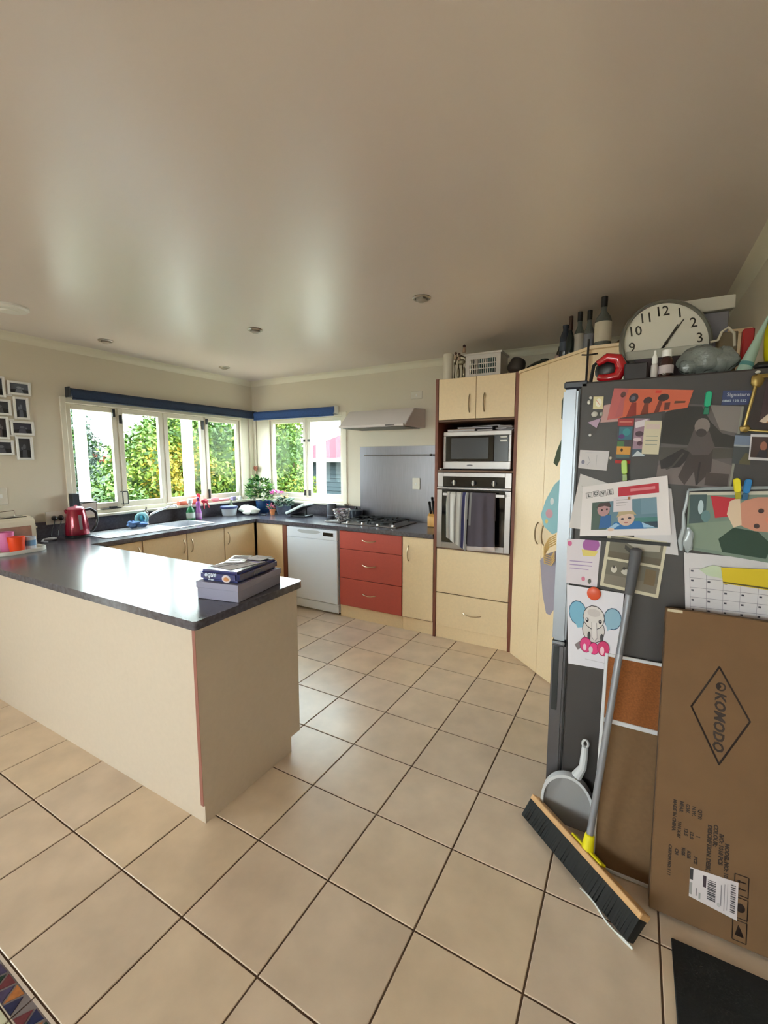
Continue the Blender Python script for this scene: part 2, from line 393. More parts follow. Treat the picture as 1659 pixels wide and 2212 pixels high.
# timber posts that box the corner between the windows
mb = MB(); mb.box(XL, XL + 0.035, 3.275, YB, 1.085, 2.2); mb.box(XL, -1.545, YB - 0.03, YB, 1.085, 2.2)
struct('trim_4', mb, TRIMW, bevel=.004)
# unseen openings behind the viewer, put in for daylight: glass door (left), rear window
mb = MB()
for y in (-3.2, -2.36): mb.box(XL - .09, XL - .02, y, y + .06, 0, 2.1)
mb.box(XL - .09, XL - .02, -3.14, -2.36, 2.04, 2.1); mb.box(XL - .09, XL - .02, -3.14, -2.36, 0, .06)
d1 = struct('door_1', mb, TRIMW, bevel=.004)
for y in (-3.14,): g = MB(); g.box(XL - .06, XL - .055, y, y + .78, .06, 2.04); g.build('pane', GLASS, d1, smooth=False)
mb = MB(); mb.box(-.1, 2.5, YR - .1, YR - .03, .8, .86); mb.box(-.1, 2.5, YR - .1, YR - .03, 2.14, 2.2)
for x in (-.1, 1.17, 2.44): mb.box(x, x + .06, YR - .1, YR - .03, .86, 2.14)
w3 = struct('window_3', mb, TRIMW, bevel=.004)
for x in (-.04, 1.23): g = MB(); g.box(x, x + 1.21, YR - .07, YR - .065, .86, 2.14); g.build('pane', GLASS, w3, smooth=False)

# ---------------------------------------------------------------- roller blinds
def blind(label, p0, p1, M1, drop):
    p0 = Vector(p0); p1 = Vector(p1); t = thing('roller_blind', label, 'roller blind', (p0 + p1) / 2)
    d = (p1 - p0).normalized(); n = Vector((0, 0, 1)).cross(d)
    if n.x < 0 or n.y > 0: n = -n
    MB().cyl(p0 + d * .012, p1 - d * .012, 0.036, n=20).build('roller', M1, t)
    e = MB(); a = p0 + d * .02 + n * .036; b = p1 - d * .02 + n * .036
    e.add([a, b, b - Vector((0, 0, drop)), a - Vector((0, 0, drop)), a - n * .002, b - n * .002, b - n * .002 - Vector((0, 0, drop)), a - n * .002 - Vector((0, 0, drop))],
          [(0, 1, 2, 3), (7, 6, 5, 4), (0, 4, 5, 1), (3, 2, 6, 7), (0, 3, 7, 4), (1, 5, 6, 2)]); e.build('fabric', M1, t)
    q = MB(); q.cyl(a - Vector((0, 0, drop + .004)), b - Vector((0, 0, drop + .004)), .009, n=10); q.build('bottom_rail', M1, t)
    for s, k in ((p0, 1), (p1, -1)):
        c = MB(); c.box(-.004, .004, -.04, .04, -.045, .045, M=Matrix.Translation(s) @ d.to_track_quat('X', 'Z').to_matrix().to_4x4()); c.build('bracket', WHITEP if k < 0 else mat('dark_bracket', (40, 46, 56), .5), t, bevel=.004)
    return t
blind('dark navy roller blind rolled up above the four-light sink window', (XL + .056, 1.195, 2.162), (XL + .056, 3.315, 2.162), NAVY, 0.052)
blind('brighter blue roller blind rolled up above the two-light window beside the hood', (-1.52, YB - .056, 2.148), (-0.248, YB - .056, 2.148), NAVY2, 0.06)

# ================================================================ OUTSIDE
GRASS = mat('lawn', (60, 66, 44), .9, noise=.3, scale=3)
mb = MB(); mb.box(-60, 40, -40, 60, -1.3, -1.2); struct('ground', mb, GRASS, smooth=False)
mb = MB(); mb.box(-3.7, XL - WT - .02, -5, 6.2, -.25, -.12); mb.box(XL - WT - .02, 1.5, YB + WT + .02, 5.1, -.25, -.12)
struct('veranda_deck', mb, mat('deck_timber', (150, 130, 105), .7, noise=.2, scale=8), smooth=False)
PW = mat('white_post_paint', (226, 226, 218), .7)
vl = 'white square veranda post seen through '
for n_, (x, y, w_, lb) in enumerate([(-3.4, 2.17, .05, 'the leftmost pane of the sink window'), (-3.4, 3.70, .06, 'the third pane of the sink window'), (-1.48, 4.6, .055, 'the right pane of the corner window')]):
    t = thing('veranda_post', vl + lb, 'post', (x, y, -.12))
    m = MB(); m.box(x - w_, x + w_, y - w_, y + w_, -.06, 2.75); m.build('shaft', PW, t, bevel=.006)
    m = MB(); m.box(x - w_ - .02, x + w_ + .02, y - w_ - .02, y + w_ + .02, -.12, -.06); m.build('foot', PW, t, bevel=.006)
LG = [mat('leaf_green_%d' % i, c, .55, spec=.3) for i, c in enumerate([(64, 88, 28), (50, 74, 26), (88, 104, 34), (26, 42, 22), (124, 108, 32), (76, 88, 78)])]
BARK = mat('bark', (92, 76, 60), .9, noise=.3, scale=12, bump=.4)
def tree(name, label, blobs, trunk, n, size, wts, group=None, cat='tree', seed=1):
    rd = random.Random(seed); t = thing(name, label, cat, (trunk[0], trunk[1], -1.2), 0, group)
    mb = MB(); verts = []; faces = []; mi = []
    tot = sum(b[3] * b[4] * b[5] for b in blobs)
    ph = [rd.uniform(0, 6) for _ in range(9)]
    for b in blobs:
        for _ in range(int(n * b[3] * b[4] * b[5] / tot)):
            u = rd.uniform(-1, 1); th = rd.uniform(0, 2 * PI); r = rd.uniform(.35, 1) ** .4; s_ = math.sqrt(1 - u * u)
            q = 1 + .14 * math.sin(4 * th + ph[0] + 3 * u) + .1 * math.sin(7 * u + ph[1] + 2 * th)
            p = Vector((b[0] + b[3] * r * q * s_ * math.cos(th), b[1] + b[4] * r * q * s_ * math.sin(th), b[2] + b[5] * r * q * u))
            d = Vector((rd.gauss(0, 1), rd.gauss(0, 1), rd.gauss(0, .8))).normalized(); e = d.orthogonal().normalized(); L = size * rd.uniform(.6, 1.3); k = len(verts)
            f = d.cross(e) * L * .12
            verts += [p - d * L * .5, p + e * L * .28 + f, p + d * L * .5, p - e * L * .28 + f]
            faces.append((k, k + 1, k + 2, k + 3))
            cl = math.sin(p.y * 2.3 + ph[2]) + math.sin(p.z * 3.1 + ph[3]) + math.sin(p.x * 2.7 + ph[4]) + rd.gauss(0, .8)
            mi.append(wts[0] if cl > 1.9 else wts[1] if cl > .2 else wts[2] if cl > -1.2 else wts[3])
    mb.v = verts; mb.f = faces; mb.m = mi; mb.mats = LG
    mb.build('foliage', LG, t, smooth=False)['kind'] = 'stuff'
    cm = MB()
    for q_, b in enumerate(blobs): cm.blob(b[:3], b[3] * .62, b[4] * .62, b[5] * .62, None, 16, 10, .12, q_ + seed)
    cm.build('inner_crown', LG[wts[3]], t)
    m = MB(); tz = blobs[0][2] - .2; m.tube([(trunk[0], trunk[1], -1.2), (trunk[0] + .05, trunk[1] + .05, (tz - 1.2) / 2), (trunk[0], trunk[1] + .1, tz)], [.13, .1, .06], 8)
    for k in range(4):
        a = k * 1.6 + seed; m.tube([(trunk[0], trunk[1] + .08, tz - .5), (trunk[0] + .5 * math.cos(a), trunk[1] + .5 * math.sin(a), tz + .3)], [.05, .02], 6)
    m.build('trunk', BARK, t)
tree('leafy_tree', 'broad bright green tree with yellow leaves filling the sink window', [(-6.3, 4.9, 1.2, .8, .8, 1.1), (-6.4, 5.8, 1.6, .8, .95, 1.35), (-6.2, 6.8, 1.2, .8, .8, 1.5), (-6.2, 4.2, .5, .6, .6, .8)], (-6.3, 5.6), 20000, .115, (4, 2, 0, 1), seed=3)
tree('garden_shrub', 'lower green shrub in front of the broad tree beyond the first sash', [(-4.7, 3.5, .25, .45, .5, .8), (-4.7, 4.5, .0, .45, .6, .7)], (-4.7, 3.7), 7000, .10, (2, 0, 1, 3), cat='shrub', seed=5)
tree('leafy_tree', 'green tree outside the corner, seen in the left pane beside the corner', [(-5.65, 8.5, 1.5, .6, .6, 1.7), (-5.15, 8.3, .5, .5, .6, .9), (-6.5, 8.7, 1.9, .6, .6, 1.5)], (-5.7, 8.5), 12000, .11, (4, 2, 0, 1), seed=9)
tree('conifer', 'distant hazy conifer behind the first pane of the sink window', [(-15.5, 8.0, 1.7, .7, .7, 1.3), (-15.5, 8.0, 2.9, .4, .4, .8)], (-15.5, 8.0), 4000, .14, (5, 1, 5, 5), seed=12)  # distance haze is painted into the paler grey-green leaf colour
tree('leafy_tree', 'dark tree mass behind the broad yellow-green tree', [(-11, 9.4, 1.2, 1.6, 1.7, 1.9), (-11, 7.2, .6, 1.3, 1.3, 1.3), (-12, 11.8, 1, 1.5, 1.4, 1.9)], (-11, 9.4), 9000, .13, (2, 0, 1, 3), seed=15)
# neighbouring houses
RB = mat('pink_roof_iron', (88, 52, 58), .9, spec=0.0); WB = mat('pale_weatherboard', (58, 66, 70), .9, spec=0.0)
h1 = thing('house', 'neighbouring house with pink metal roof and pale blue weatherboards', 'house', (-6.6, 13.2, -1.2))
m = MB(); m.box(-8.5, -3.5, 12, 15.5, -1.2, 1.62); m.build('wall', WB, h1, smooth=False)
for k in range(18):
    z = -1.15 + k * .15; m = MB(); m.add([(-8.52, 11.985, z), (-3.48, 11.985, z), (-3.48, 11.965, z), (-8.52, 11.965, z), (-8.52, 11.985, z + .14), (-3.48, 11.985, z + .14)], [(0, 3, 2, 1), (3, 4, 5, 2), (0, 4, 3), (1, 2, 5), (0, 1, 5, 4)]); m.build('weatherboard', WB, h1, smooth=False)
m = MB(); m.add([(-8.9, 11.6, 1.62), (-3.1, 11.6, 1.62), (-3.1, 15.9, 1.62), (-8.9, 15.9, 1.62), (-6.2, 13.6, 2.95), (-5.8, 13.6, 2.95)], [(0, 1, 5, 4), (1, 2, 5), (2, 3, 4, 5), (3, 0, 4), (3, 2, 1, 0)]); m.build('roof', RB, h1, smooth=False)
m = MB(); m.box(-8.95, -3.05, 11.52, 11.62, 1.52, 1.66); m.build('gutter', PW, h1, bevel=.02)
h2 = thing('house', 'distant white house with red brown roof past the first sink window pane', 'house', (-21, 10.2, -1.2))
m = MB(); m.box(-24, -20, 8.6, 11.4, -1.2, 1.5); m.build('wall', mat('white_render', (84, 86, 90), .9, spec=0.0), h2, smooth=False)
m = MB(); m.add([(-19.5, 8.2, 1.5), (-19.5, 11.8, 1.5), (-24.5, 11.8, 1.5), (-24.5, 8.2, 1.5), (-21, 10.1, 2.5), (-23, 10.1, 2.5)], [(0, 1, 4), (1, 2, 5, 4), (2, 3, 5), (3, 0, 4, 5), (0, 3, 2, 1)]); m.build('roof', mat('red_roof_tiles', (72, 34, 28), .9, spec=0.0, noise=.3, scale=6), h2, smooth=False)
# ================================================================ KITCHEN UNITS
BT, BB = 0.93, 0.893       # worktop top and underside
def handle_v(par, x, y, z, L, n, name='handle'):   # bow handle, vertical; n = outward normal
    n = Vector(n); p = Vector((x, y, z)); pts = []
    for k in range(9):
        t = k / 8; pts.append(p + Vector((0, 0, (t - .5) * L)) + n * (.004 + .026 * math.sin(PI * t) ** .6))
    return MB().tube(pts, .0052, 8).build(name, NICKEL, par)
def handle_h(par, c, d, L, n, sag=0.0):
    n = Vector(n); d = Vector(d); p = Vector(c); pts = []
    for k in range(9):
        t = k / 8; pts.append(p + d * ((t - .5) * L) + n * (.004 + .026 * math.sin(PI * t) ** .6) - Vector((0, 0, sag * math.sin(PI * t))))
    return MB().tube(pts, .0045, 8).build('handle', NICKEL, par)
FY = 2.71      # door face plane of the back run
FX = -0.947    # door face plane of the window run
# --- window run base units (doors face +x)
def base_left(y0, y1, label, hinge_high=True, hy=None, ct=BB - .002):
    t = thing('base_cabinet', label, 'cabinet', ((XL + FX) / 2, (y0 + y1) / 2, 0), 0, None)
    m = MB(); m.box(XL + .002, FX - .019, y0 + .001, y1 - .001, .12, ct); m.build('carcass', BROWN, t, smooth=False)
    m = MB(); m.box(FX - .018, FX, y0 + .004, y1 - .004, .13, BB - .008); d = m.build('door', CREAM, t, bevel=.0015)
    handle_v(d, FX, hy if hy else y1 - .04, .77, .13, (1, 0, 0))
    m = MB(); m.box(FX - .045, FX - .03, y0 + .001, y1 - .001, 0, .12); m.build('plinth', CREAM, t, smooth=False)
base_left(0.965, 1.392, 'cream base cabinet under the drainer nearest the peninsula')
base_left(1.394, 1.826, 'cream base cabinet under the draining board, second from the peninsula')
base_left(1.828, 2.266, 'cream base cabinet below the sink bowl', hy=1.87, ct=.76)
base_left(2.268, 2.686, 'cream base cabinet on the window run next to the inner corner', hy=2.31)
# --- corner + back run
def base_back(x0, x1, label, hx=None, fr=True):
    t = thing('base_cabinet', label, 'cabinet', ((x0 + x1) / 2, (FY + YB) / 2, 0))
    m = MB(); m.box(x0 + .001, x1 - .001, FY + .019, YB - .002, .12, BB - .002); m.build('carcass', BROWN, t, smooth=False)
    m = MB(); m.box(x0 + .005, x1 - .004, FY, FY + .018, .13, BB - .008); d = m.build('door', CREAM, t, bevel=.0015)
    if hx: handle_v(d, hx, FY, .735, .14, (0, -1, 0))
    m = MB(); m.box(x0 + .001, x1 - .001, FY + .02, FY + .034, 0, .119); m.build('plinth', CREAM, t, smooth=False)
    return t
base_back(FX + .004, -0.552, 'cream corner base cabinet left of the dishwasher')
tag(MB().box(-.550, -.498, FY - .002, YB - .002, 0, BB - .002).build('end_panel', BROWN, None, (-.524, FY, 0), bevel=.001), 'narrow red brown panel between corner cabinet and white dishwasher', 'panel')
# dishwasher
dw = thing('dishwasher', 'white freestanding dishwasher under the slate worktop', 'dishwasher', (-.15, 3.0, 0))
m = MB(); m.box(-.488, .178, FY + .03, YB - .004, .02, BB - .004); m.build('body', WHITEE, dw, bevel=.004)
m = MB(); m.box(-.484, .174, FY - .012, FY + .029, .118, .772); m.build('door', WHITEE, dw, bevel=.006)
m = MB(); m.box(-.484, .174, FY - .014, FY + .029, .774, .882); cp = m.build('control_panel', WHITEE, dw, bevel=.006)
m = MB(); m.prism([(-.31, .862), (-.06, .862), (-.03, .846), (-.09, .826), (-.28, .826), (-.335, .846)], -.0, .003, M=Matrix(((1, 0, 0, 0), (0, 0, -1, FY - .0135), (0, 1, 0, 0), (0, 0, 0, 1)))); m.build('handle_recess', mat('recess_grey', (176, 180, 186), .5), cp)
m = MB(); m.box(.0, .128, FY - .0165, FY - .013, .815, .852); m.build('display', BLACKG, cp, bevel=.002)
m = MB()
for k in range(3): m.box(-.265 + k * .03, -.25 + k * .03, FY - .0155, FY - .0138, .838, .846)
m.build('button', mat('button_grey', (150, 152, 158), .5), cp)
m = MB(); m.box(-.484, .174, FY + .0, FY + .029, .022, .112); m.build('kick_plate', WHITEE, dw, bevel=.004)
m = MB()
for x in (-.46, .15): m.cyl((x, FY + .06, 0), (x, FY + .06, .025), .014)
m.build('foot', BLACKP, dw)
# terracotta drawers
t = thing('drawer_cabinet', 'terracotta red three-drawer cabinet below the hob', 'cabinet', (.54, 3.0, 0))
m = MB(); m.box(.188, .897, FY + .019, YB - .004, .12, BB - .002); m.build('carcass', BROWN, t, smooth=False)
for z0, z1 in ((.708, .886), (.412, .703), (.128, .407)):
    m = MB(); m.box(.196, .893, FY, FY + .018, z0, z1); d = m.build('drawer', REDF, t, bevel=.0015)
    handle_h(d, (.542, FY, (z0 + z1) / 2 + (.015 if z1 > .8 else .01)), (1, 0, 0), .15, (0, -1, 0), .008)
m = MB(); m.box(.188, .897, FY + .02, FY + .034, 0, .119); m.build('plinth', CREAM, t, smooth=False)
base_back(.899, 1.211, 'tall narrow cream base cabinet between red drawers and oven tower', hx=.965)

# --- worktops
wt = thing('worktop', 'dark slate laminate worktop running round three sides with peninsula', 'worktop', (-.6, 2.2, BB))
def arc(cx, cy, r, a0, a1, n=6): return [(cx + r * math.cos(math.radians(a0 + (a1 - a0) * k / n)), cy + r * math.sin(math.radians(a0 + (a1 - a0) * k / n))) for k in range(n + 1)]
bowl = (-1.45, -1.08, 1.84, 2.22)   # sink cut-out x0 x1 y0 y1
pen = [(XL + .002, .268), (1.205, .272)] + [(1.213, .277), (1.217, .286)] + [(1.190, .945)] + arc(1.155, .943, .035, 0, 90, 5) + [(-.83, .966), (-.925, .966), (XL + .002, .966)]
M0 = MB(); M0.prism(pen, BB, BT)
M0.build('peninsula_top', BENCH, wt, bevel=.004, seg=2)
M1 = MB()
fx = -.922; fy = 2.688
M1.box(XL + .002, bowl[0], .967, fy, BB, BT); M1.box(bowl[1], fx, .967, fy, BB, BT); M1.box(bowl[0], bowl[1], .967, bowl[2], BB, BT); M1.box(bowl[0], bowl[1], bowl[3], fy, BB, BT)
M1.build('sink_top', BENCH, wt, smooth=False)
M2 = MB(); M2.box(XL + .002, 1.211, fy, YB - .002, BB, BT); M2.build('hob_top', BENCH, wt, smooth=False)
m = MB(); m.box(XL + .002, XL + .016, .80, YB - .002, BT, 1.058); m.box(XL + .016, .03, YB - .014, YB - .002, BT, 1.058); m.build('upstand', mat('slate_upstand', (92, 88, 96), .3, noise=.25, scale=50), wt, smooth=False)

# --- peninsula body
pn = thing('peninsula_cabinet', 'cream panelled peninsula cabinet under the dark worktop', 'cabinet', (0, .6, 0))
m = MB(); m.box(XL + .003, 1.166, .297, .311, .112, BB - .001); m.build('back_panel', CREAM_P, pn, smooth=False)
m = MB(); m.box(XL + .003, 1.170, .307, .3165, 0, .109); m.build('plinth', CREAM_P, pn, smooth=False)
m = MB(); m.box(1.167, 1.185, .297, .925, .09, BB - .001); m.build('end_panel', CREAM_P, pn, smooth=False)
m = MB(); m.box(1.166, 1.1855, .2955, .2968, .09, BB - .001); m.build('edge_strip', mat('pinkish_edge', (150, 96, 84), .5), pn, smooth=False)
m = MB(); m.box(1.1705, 1.179, .307, .86, 0, .0885); m.build('end_plinth', CREAM_P, pn, smooth=False)
m = MB(); m.box(-.93, 1.165, .312, .90, .12, BB - .002); m.build('carcass', BROWN, pn, smooth=False)
for k in range(4):
    x = -.90 + k * .516; m = MB(); m.box(x, x + .511, .901, .918, .13, BB - .008); d = m.build('door', CREAM, pn, bevel=.0015)
    handle_v(d, x + (.46 if k % 2 else .05), .918, .75, .13, (0, 1, 0))

# --- oven tower
tw = thing('oven_tower', 'tall cream and brown cupboard tower housing microwave and oven', 'cabinet', (1.56, 3.0, 0))
TX0, TX1 = 1.213, 1.905
m = MB(); m.box(TX0, TX0 + .026, FY - .004, YB - .002, 0, 2.255); m.build('side_panel', BROWN, tw, bevel=.001)
m = MB(); m.box(TX1 - .026, TX1, FY - .004, YB - .002, 0, 2.255); m.build('side_panel', BROWN, tw, bevel=.001)
IN = mat('niche_brown', (112, 84, 66), .6)
m = MB(); m.box(TX0 + .027, TX1 - .027, YB - .02, YB - .006, .12, 2.25); m.build('back', IN, tw, smooth=False)
for z0, z1, n_ in ((2.236, 2.254, 'top'), (1.898, 1.912, 'shelf'), (1.478, 1.494, 'shelf'), (.812, .822, 'shelf')):
    m = MB(); m.box(TX0 + .027, TX1 - .027, FY + .018 if n_ == 'top' else FY + .002, YB - .021, z0, z1); m.build(n_, IN if n_ != 'top' else CREAM, tw, smooth=False)
for a, b, hx in ((TX0 + .029, 1.563, 1.513), (1.567, TX1 - .029, 1.636)):
    m = MB(); m.box(a, b, FY - .002, FY + .016, 1.916, 2.25); d = m.build('door', CREAM, tw, bevel=.0015); handle_v(d, hx, FY - .002, 2.04, .145, (0, -1, 0))
m = MB(); m.box(TX0 + .029, TX1 - .029, FY - .002, FY + .016, .420, .81); m.build('drop_panel', CREAM, tw, bevel=.0015)
m = MB(); m.box(TX0 + .029, TX1 - .029, FY - .002, FY + .016, .114, .412); d = m.build('drawer', CREAM, tw, bevel=.0015); handle_h(d, (1.575, FY - .002, .262), (1, 0, 0), .16, (0, -1, 0), .01)
m = MB(); m.box(TX0 + .0265, TX1 - .0265, FY + .006, FY + .02, 0, .112); m.build('plinth', CREAM, tw, smooth=False)

# --- built-in oven
ov = thing('wall_oven', 'stainless steel built-in oven with black glass door', 'oven', (1.56, 2.9, .825))
OX0, OX1 = TX0 + .032, TX1 - .030
m = MB(); m.box(OX0 + .02, OX1 - .02, FY + .012, FY + .52, .826, 1.474); m.build('body', mat('oven_case', (90, 90, 92), .5, .6), ov, smooth=False)
m = MB(); m.box(OX0, OX0 + .052, FY - .012, FY + .011, 1.352, 1.474); m.box(OX1 - .052, OX1, FY - .012, FY + .011, 1.352, 1.474); m.box(OX0 + .052, OX1 - .052, FY - .012, FY + .011, 1.44, 1.474); m.build('fascia_trim', STEEL, ov, bevel=.002)
m = MB(); m.box(OX0 + .052, OX1 - .052, FY - .013, FY + .01, 1.356, 1.44); cp = m.build('control_panel', BLACKG, ov, bevel=.001)
for x in (1.398, 1.567, 1.737):
    m = MB(); m.cyl((x, FY - .014, 1.39), (x, FY - .03, 1.39), .022, .019, 20); m.build('knob', BLACKP, cp)
    m = MB(); m.box(x - .006, x + .006, FY - .0345, FY - .030, 1.368, 1.412); m.build('knob_grip', mat('pale_grip', (220, 216, 210), .4), cp, bevel=.002)
m = MB(); m.box(OX0, OX1, FY - .02, FY + .011, 1.336, 1.350); m.build('vent_strip', STEEL, ov, bevel=.002)
m = MB(); m.box(OX0, OX0 + .046, FY - .018, FY + .011, .826, 1.33); m.box(OX1 - .046, OX1, FY - .018, FY + .011, .826, 1.33); m.box(OX0 + .046, OX1 - .046, FY - .018, FY + .011, .826, .876)
dr = m.build('door_frame', STEEL, ov, bevel=.002)
m = MB(); m.box(OX0 + .046, OX1 - .046, FY - .017, FY + .01, .876, 1.33); m.build('door_glass', BLACKG, ov, smooth=False)
m = MB(); m.box(1.315, 1.835, FY - .064, FY - .052, 1.282, 1.306); m.box(1.33, 1.35, FY - .052, FY - .018, 1.286, 1.302); m.box(1.80, 1.82, FY - .052, FY - .018, 1.286, 1.302); m.build('handle', STEEL, ov, bevel=.002)

# tea towels over the oven handle
def towel(label, x0, x1, zb0, zb1, mats, wob, seed, group=None):
    rd = random.Random(seed); mb = MB(); nx = 26; nz = 22; th = .004
    yh = FY - .058
    V = []
    prof = []
    for k in range(nz + 1):       # arc-length path: back drop -> over bar -> front drop
        prof.append(k / nz)
    for j, s_ in enumerate(prof):
        for i in range(nx + 1):
            u = i / nx; zb = zb0 * (1 - u) + zb1 * u
            f = wob * (math.sin(u * 17 + seed) * .5 + math.sin(u * 9 + seed * 2) * .5)
            if s_ < .3: z = 1.31 - (.3 - s_) / .3 * .22; y = yh + .013; 
            elif s_ < .38: a = (s_ - .3) / .08 * PI; z = 1.31 + .006 * math.sin(a); y = yh + .013 * math.cos(a)
            else: q = (s_ - .38) / .62; z = 1.31 - q * (1.31 - zb); y = yh - .013 - (f * .5 + abs(wob) * .5) * min(1, q * 4)
            pin = 1 - (.10 * (s_ - .38) / .62 if s_ > .38 else 0) * math.sin(seed)
            x = (x0 + x1) / 2 + (u - .5) * (x1 - x0) * pin + f * .2 * (s_ > .38)
            if s_ > .38 and z < 0.90: x += (.90 - z) * .15 * math.sin(seed * 3)
            V.append((x, y, z))
    n = nx + 1
    F = []; mi = []
    for j in range(nz):
        for i in range(nx):
            F.append((j * n + i, (j + 1) * n + i, (j + 1) * n + i + 1, j * n + i + 1)); mi.append(mats[1](i / nx, j / nz))
    mb.v = V; mb.f = F; mb.m = mi; mb.mats = mats[0]
    o = mb.build('tea_towel', None, None, ((x0 + x1) / 2, FY - .06, 1.3), angle=80)
    so = o.modifiers.new('s', 'SOLIDIFY'); so.thickness = .003; so.offset = 0
    tag(o, label, 'tea towel', group)
TW = mat('towel_white', (200, 198, 196), .9); TG = mat('towel_grey', (142, 140, 142), .9); TB = mat('towel_blue_stripe', (62, 62, 108), .9); TD = mat('towel_charcoal', (84, 78, 90), .9); TH = mat('towel_hem', (206, 196, 196), .9)
towel('pale grey tea towel with dark blue stripes hanging over oven handle', 1.355, 1.545, .93, .83, ([TW, TG, TB], lambda u, v: 2 if .70 < u < .86 else (1 if int(u * 11) % 3 == 1 else 0)), .040, 2)
towel('charcoal tea towel with pale hem hanging over oven handle', 1.55, 1.765, .835, .85, ([TD, TG, TH], lambda u, v: 2 if v > .95 else (1 if (.0 < u < .10 and v < .72) else 0)), .022, 5)

# --- microwave
mw = thing('microwave', 'white microwave oven with dark glass door in the tower niche', 'microwave', (1.545, 2.95, 1.495))
MY = 2.785
m = MB(); m.box(1.262, 1.838, MY + .02, MY + .40, 1.507, 1.815); m.build('case', mat('microwave_shell', (196, 192, 190), .35, .2), mw, bevel=.006)
m = MB(); m.box(1.258, 1.842, MY, MY + .0195, 1.783, 1.819); m.box(1.258, 1.842, MY - .003, MY + .0195, 1.505, 1.567); m.box(1.258, 1.279, MY, MY + .0195, 1.567, 1.783); m.box(1.820, 1.842, MY, MY + .0195, 1.567, 1.783); fr = m.build('front_frame', mat('microwave_front', (216, 212, 212), .3, .15), mw, bevel=.004)
m = MB(); m.box(1.280, 1.700, MY + .001, MY + .019, 1.568, 1.782); dg = m.build('door', BLACKG, mw, bevel=.002)
m = MB(); m.box(1.33, 1.655, MY - .0005, MY + .001, 1.59, 1.765); m.build('window_mesh', mat('door_mesh', (34, 34, 40), .25), dg)
m = MB(); m.box(1.702, 1.819, MY + .001, MY + .019, 1.568, 1.782); cp = m.build('control_panel', mat('panel_dark', (52, 54, 60), .2), mw, bevel=.002)
for z in (1.738, 1.768): m = MB(); m.box(1.752, 1.808, MY - .004, MY + .001, z - .009, z + .007); m.build('button', WHITEP, cp, bevel=.002)
m = MB(); m.blob((1.50, MY - .004, 1.536), .028, .002, .006, None, 12, 6); m.build('badge', mat('badge_grey', (120, 120, 126), .4), mw)
m = MB()
for x in (1.30, 1.80): m.cyl((x, MY + .06, 1.4945), (x, MY + .06, 1.507), .012); m.cyl((x, MY + .34, 1.4945), (x, MY + .34, 1.507), .012)
m.build('foot', BLACKP, mw)
def book(name, label, x0, x1, y0, y1, z0, z1, m_cover, cat='book', group=None, rz=0.0):
    t = thing(name, label, cat, ((x0 + x1) / 2, (y0 + y1) / 2, z0), rz, group)
    c = Vector(((x0 + x1) / 2, (y0 + y1) / 2, 0)); R = Matrix.Translation(c) @ Matrix.Rotation(rz, 4, 'Z') @ Matrix.Translation(-c)
    e = .0025
    MB().box(x0, x1, y0, y1, z0, z0 + e, M=R).build('cover', m_cover, t); MB().box(x0, x1, y0, y1, z1 - e, z1, M=R).build('cover', m_cover, t)
    MB().box(x0 + .004, x1 - .004, y0 + .004, y1 - .004, z0 + e, z1 - e, M=R).build('pages', PAPER, t)
    return t
CB = [mat('cover_%d' % i, c, .5) for i, c in enumerate([(206, 168, 142), (60, 40, 46), (40, 42, 62), (96, 92, 88), (150, 150, 156)])]
book('cookbook', 'tan covered book lying on the left of the microwave', 1.28, 1.53, 2.81, 2.99, 1.8195, 1.841, CB[0])
book('cookbook', 'dark maroon booklet lying on the middle of the microwave', 1.545, 1.68, 2.81, 2.98, 1.8195, 1.836, CB[1])
book('magazine', 'dark blue magazine stacked over the tan and maroon books', 1.36, 1.66, 2.83, 3.0, 1.843, 1.858, CB[2], 'magazine', None, .12)
book('magazine', 'grey magazine on top of the pile over the microwave', 1.50, 1.76, 2.84, 3.02, 1.860, 1.869, CB[3], 'magazine', None, -.2)
m = MB(); rdd = random.Random(2)
for k in range(7): M = Matrix.Translation((1.765, 2.87, 1.822 + k * .006)) @ Matrix.Rotation(rdd.uniform(-.5, .5), 4, 'Z'); m.box(-.055, .055, -.05, .05, 0, .0035, M=M)
tag(m.build('paper_stack', PAPER, None, (1.765, 2.87, 1.8195)), 'untidy pile of loose papers on the right of the microwave', 'papers')
tag(MB().box(1.242, 1.256, 2.74, 2.80, 1.4945, 1.512).build('small_white_box', WHITEP, None, (1.25, 2.77, 1.4945), bevel=.003), 'little white object beside the microwave foot at the niche edge', 'box')

# --- corner pantry (45 degree face + return)
PH = 2.25
a = Vector((1.922, 2.662, 0)); b = Vector((2.452, 2.132, 0)); dd = (b - a).normalized(); nn = Vector((-.7071, -.7071, 0)); L = (b - a).length
pt = thing('pantry', 'tall cream corner pantry with angled double doors', 'cabinet', (2.5, 2.8, 0))
m = MB(); m.prism([(TX1 + .002, 2.70), (2.462, 2.152), (XR - .002, 2.152), (XR - .002, YB - .002), (TX1 + .002, YB - .002)], 0, PH - .018); m.build('carcass', CREAM, pt, smooth=False)
m = MB(); m.prism([(TX1 + .002, 2.668), (1.92, 2.652), (2.452, 2.122), (XR - .002, 2.122), (XR - .002, YB - .002), (TX1 + .002, YB - .002)], PH - .0175, PH); m.build('top', CREAM, pt, smooth=False)
def diag(s0, s1, z0, z1, t0=0.0, t1=.018):
    p = [a + dd * s0 - nn * t0, a + dd * s1 - nn * t0, a + dd * s1 - nn * t1, a + dd * s0 - nn * t1]; return [(q.x, q.y) for q in p], z0, z1
split = .345
for s0, s1, hs in ((.012, split - .002, .305), (split + .002, L - .02, .385)):
    po, z0, z1 = diag(s0, s1, .015, PH - .019); d = MB().prism(po, z0, z1).build('door', CREAM, pt, bevel=.0015)
    h = a + dd * hs; handle_v(d, h.x, h.y, 1.055, .16, nn)
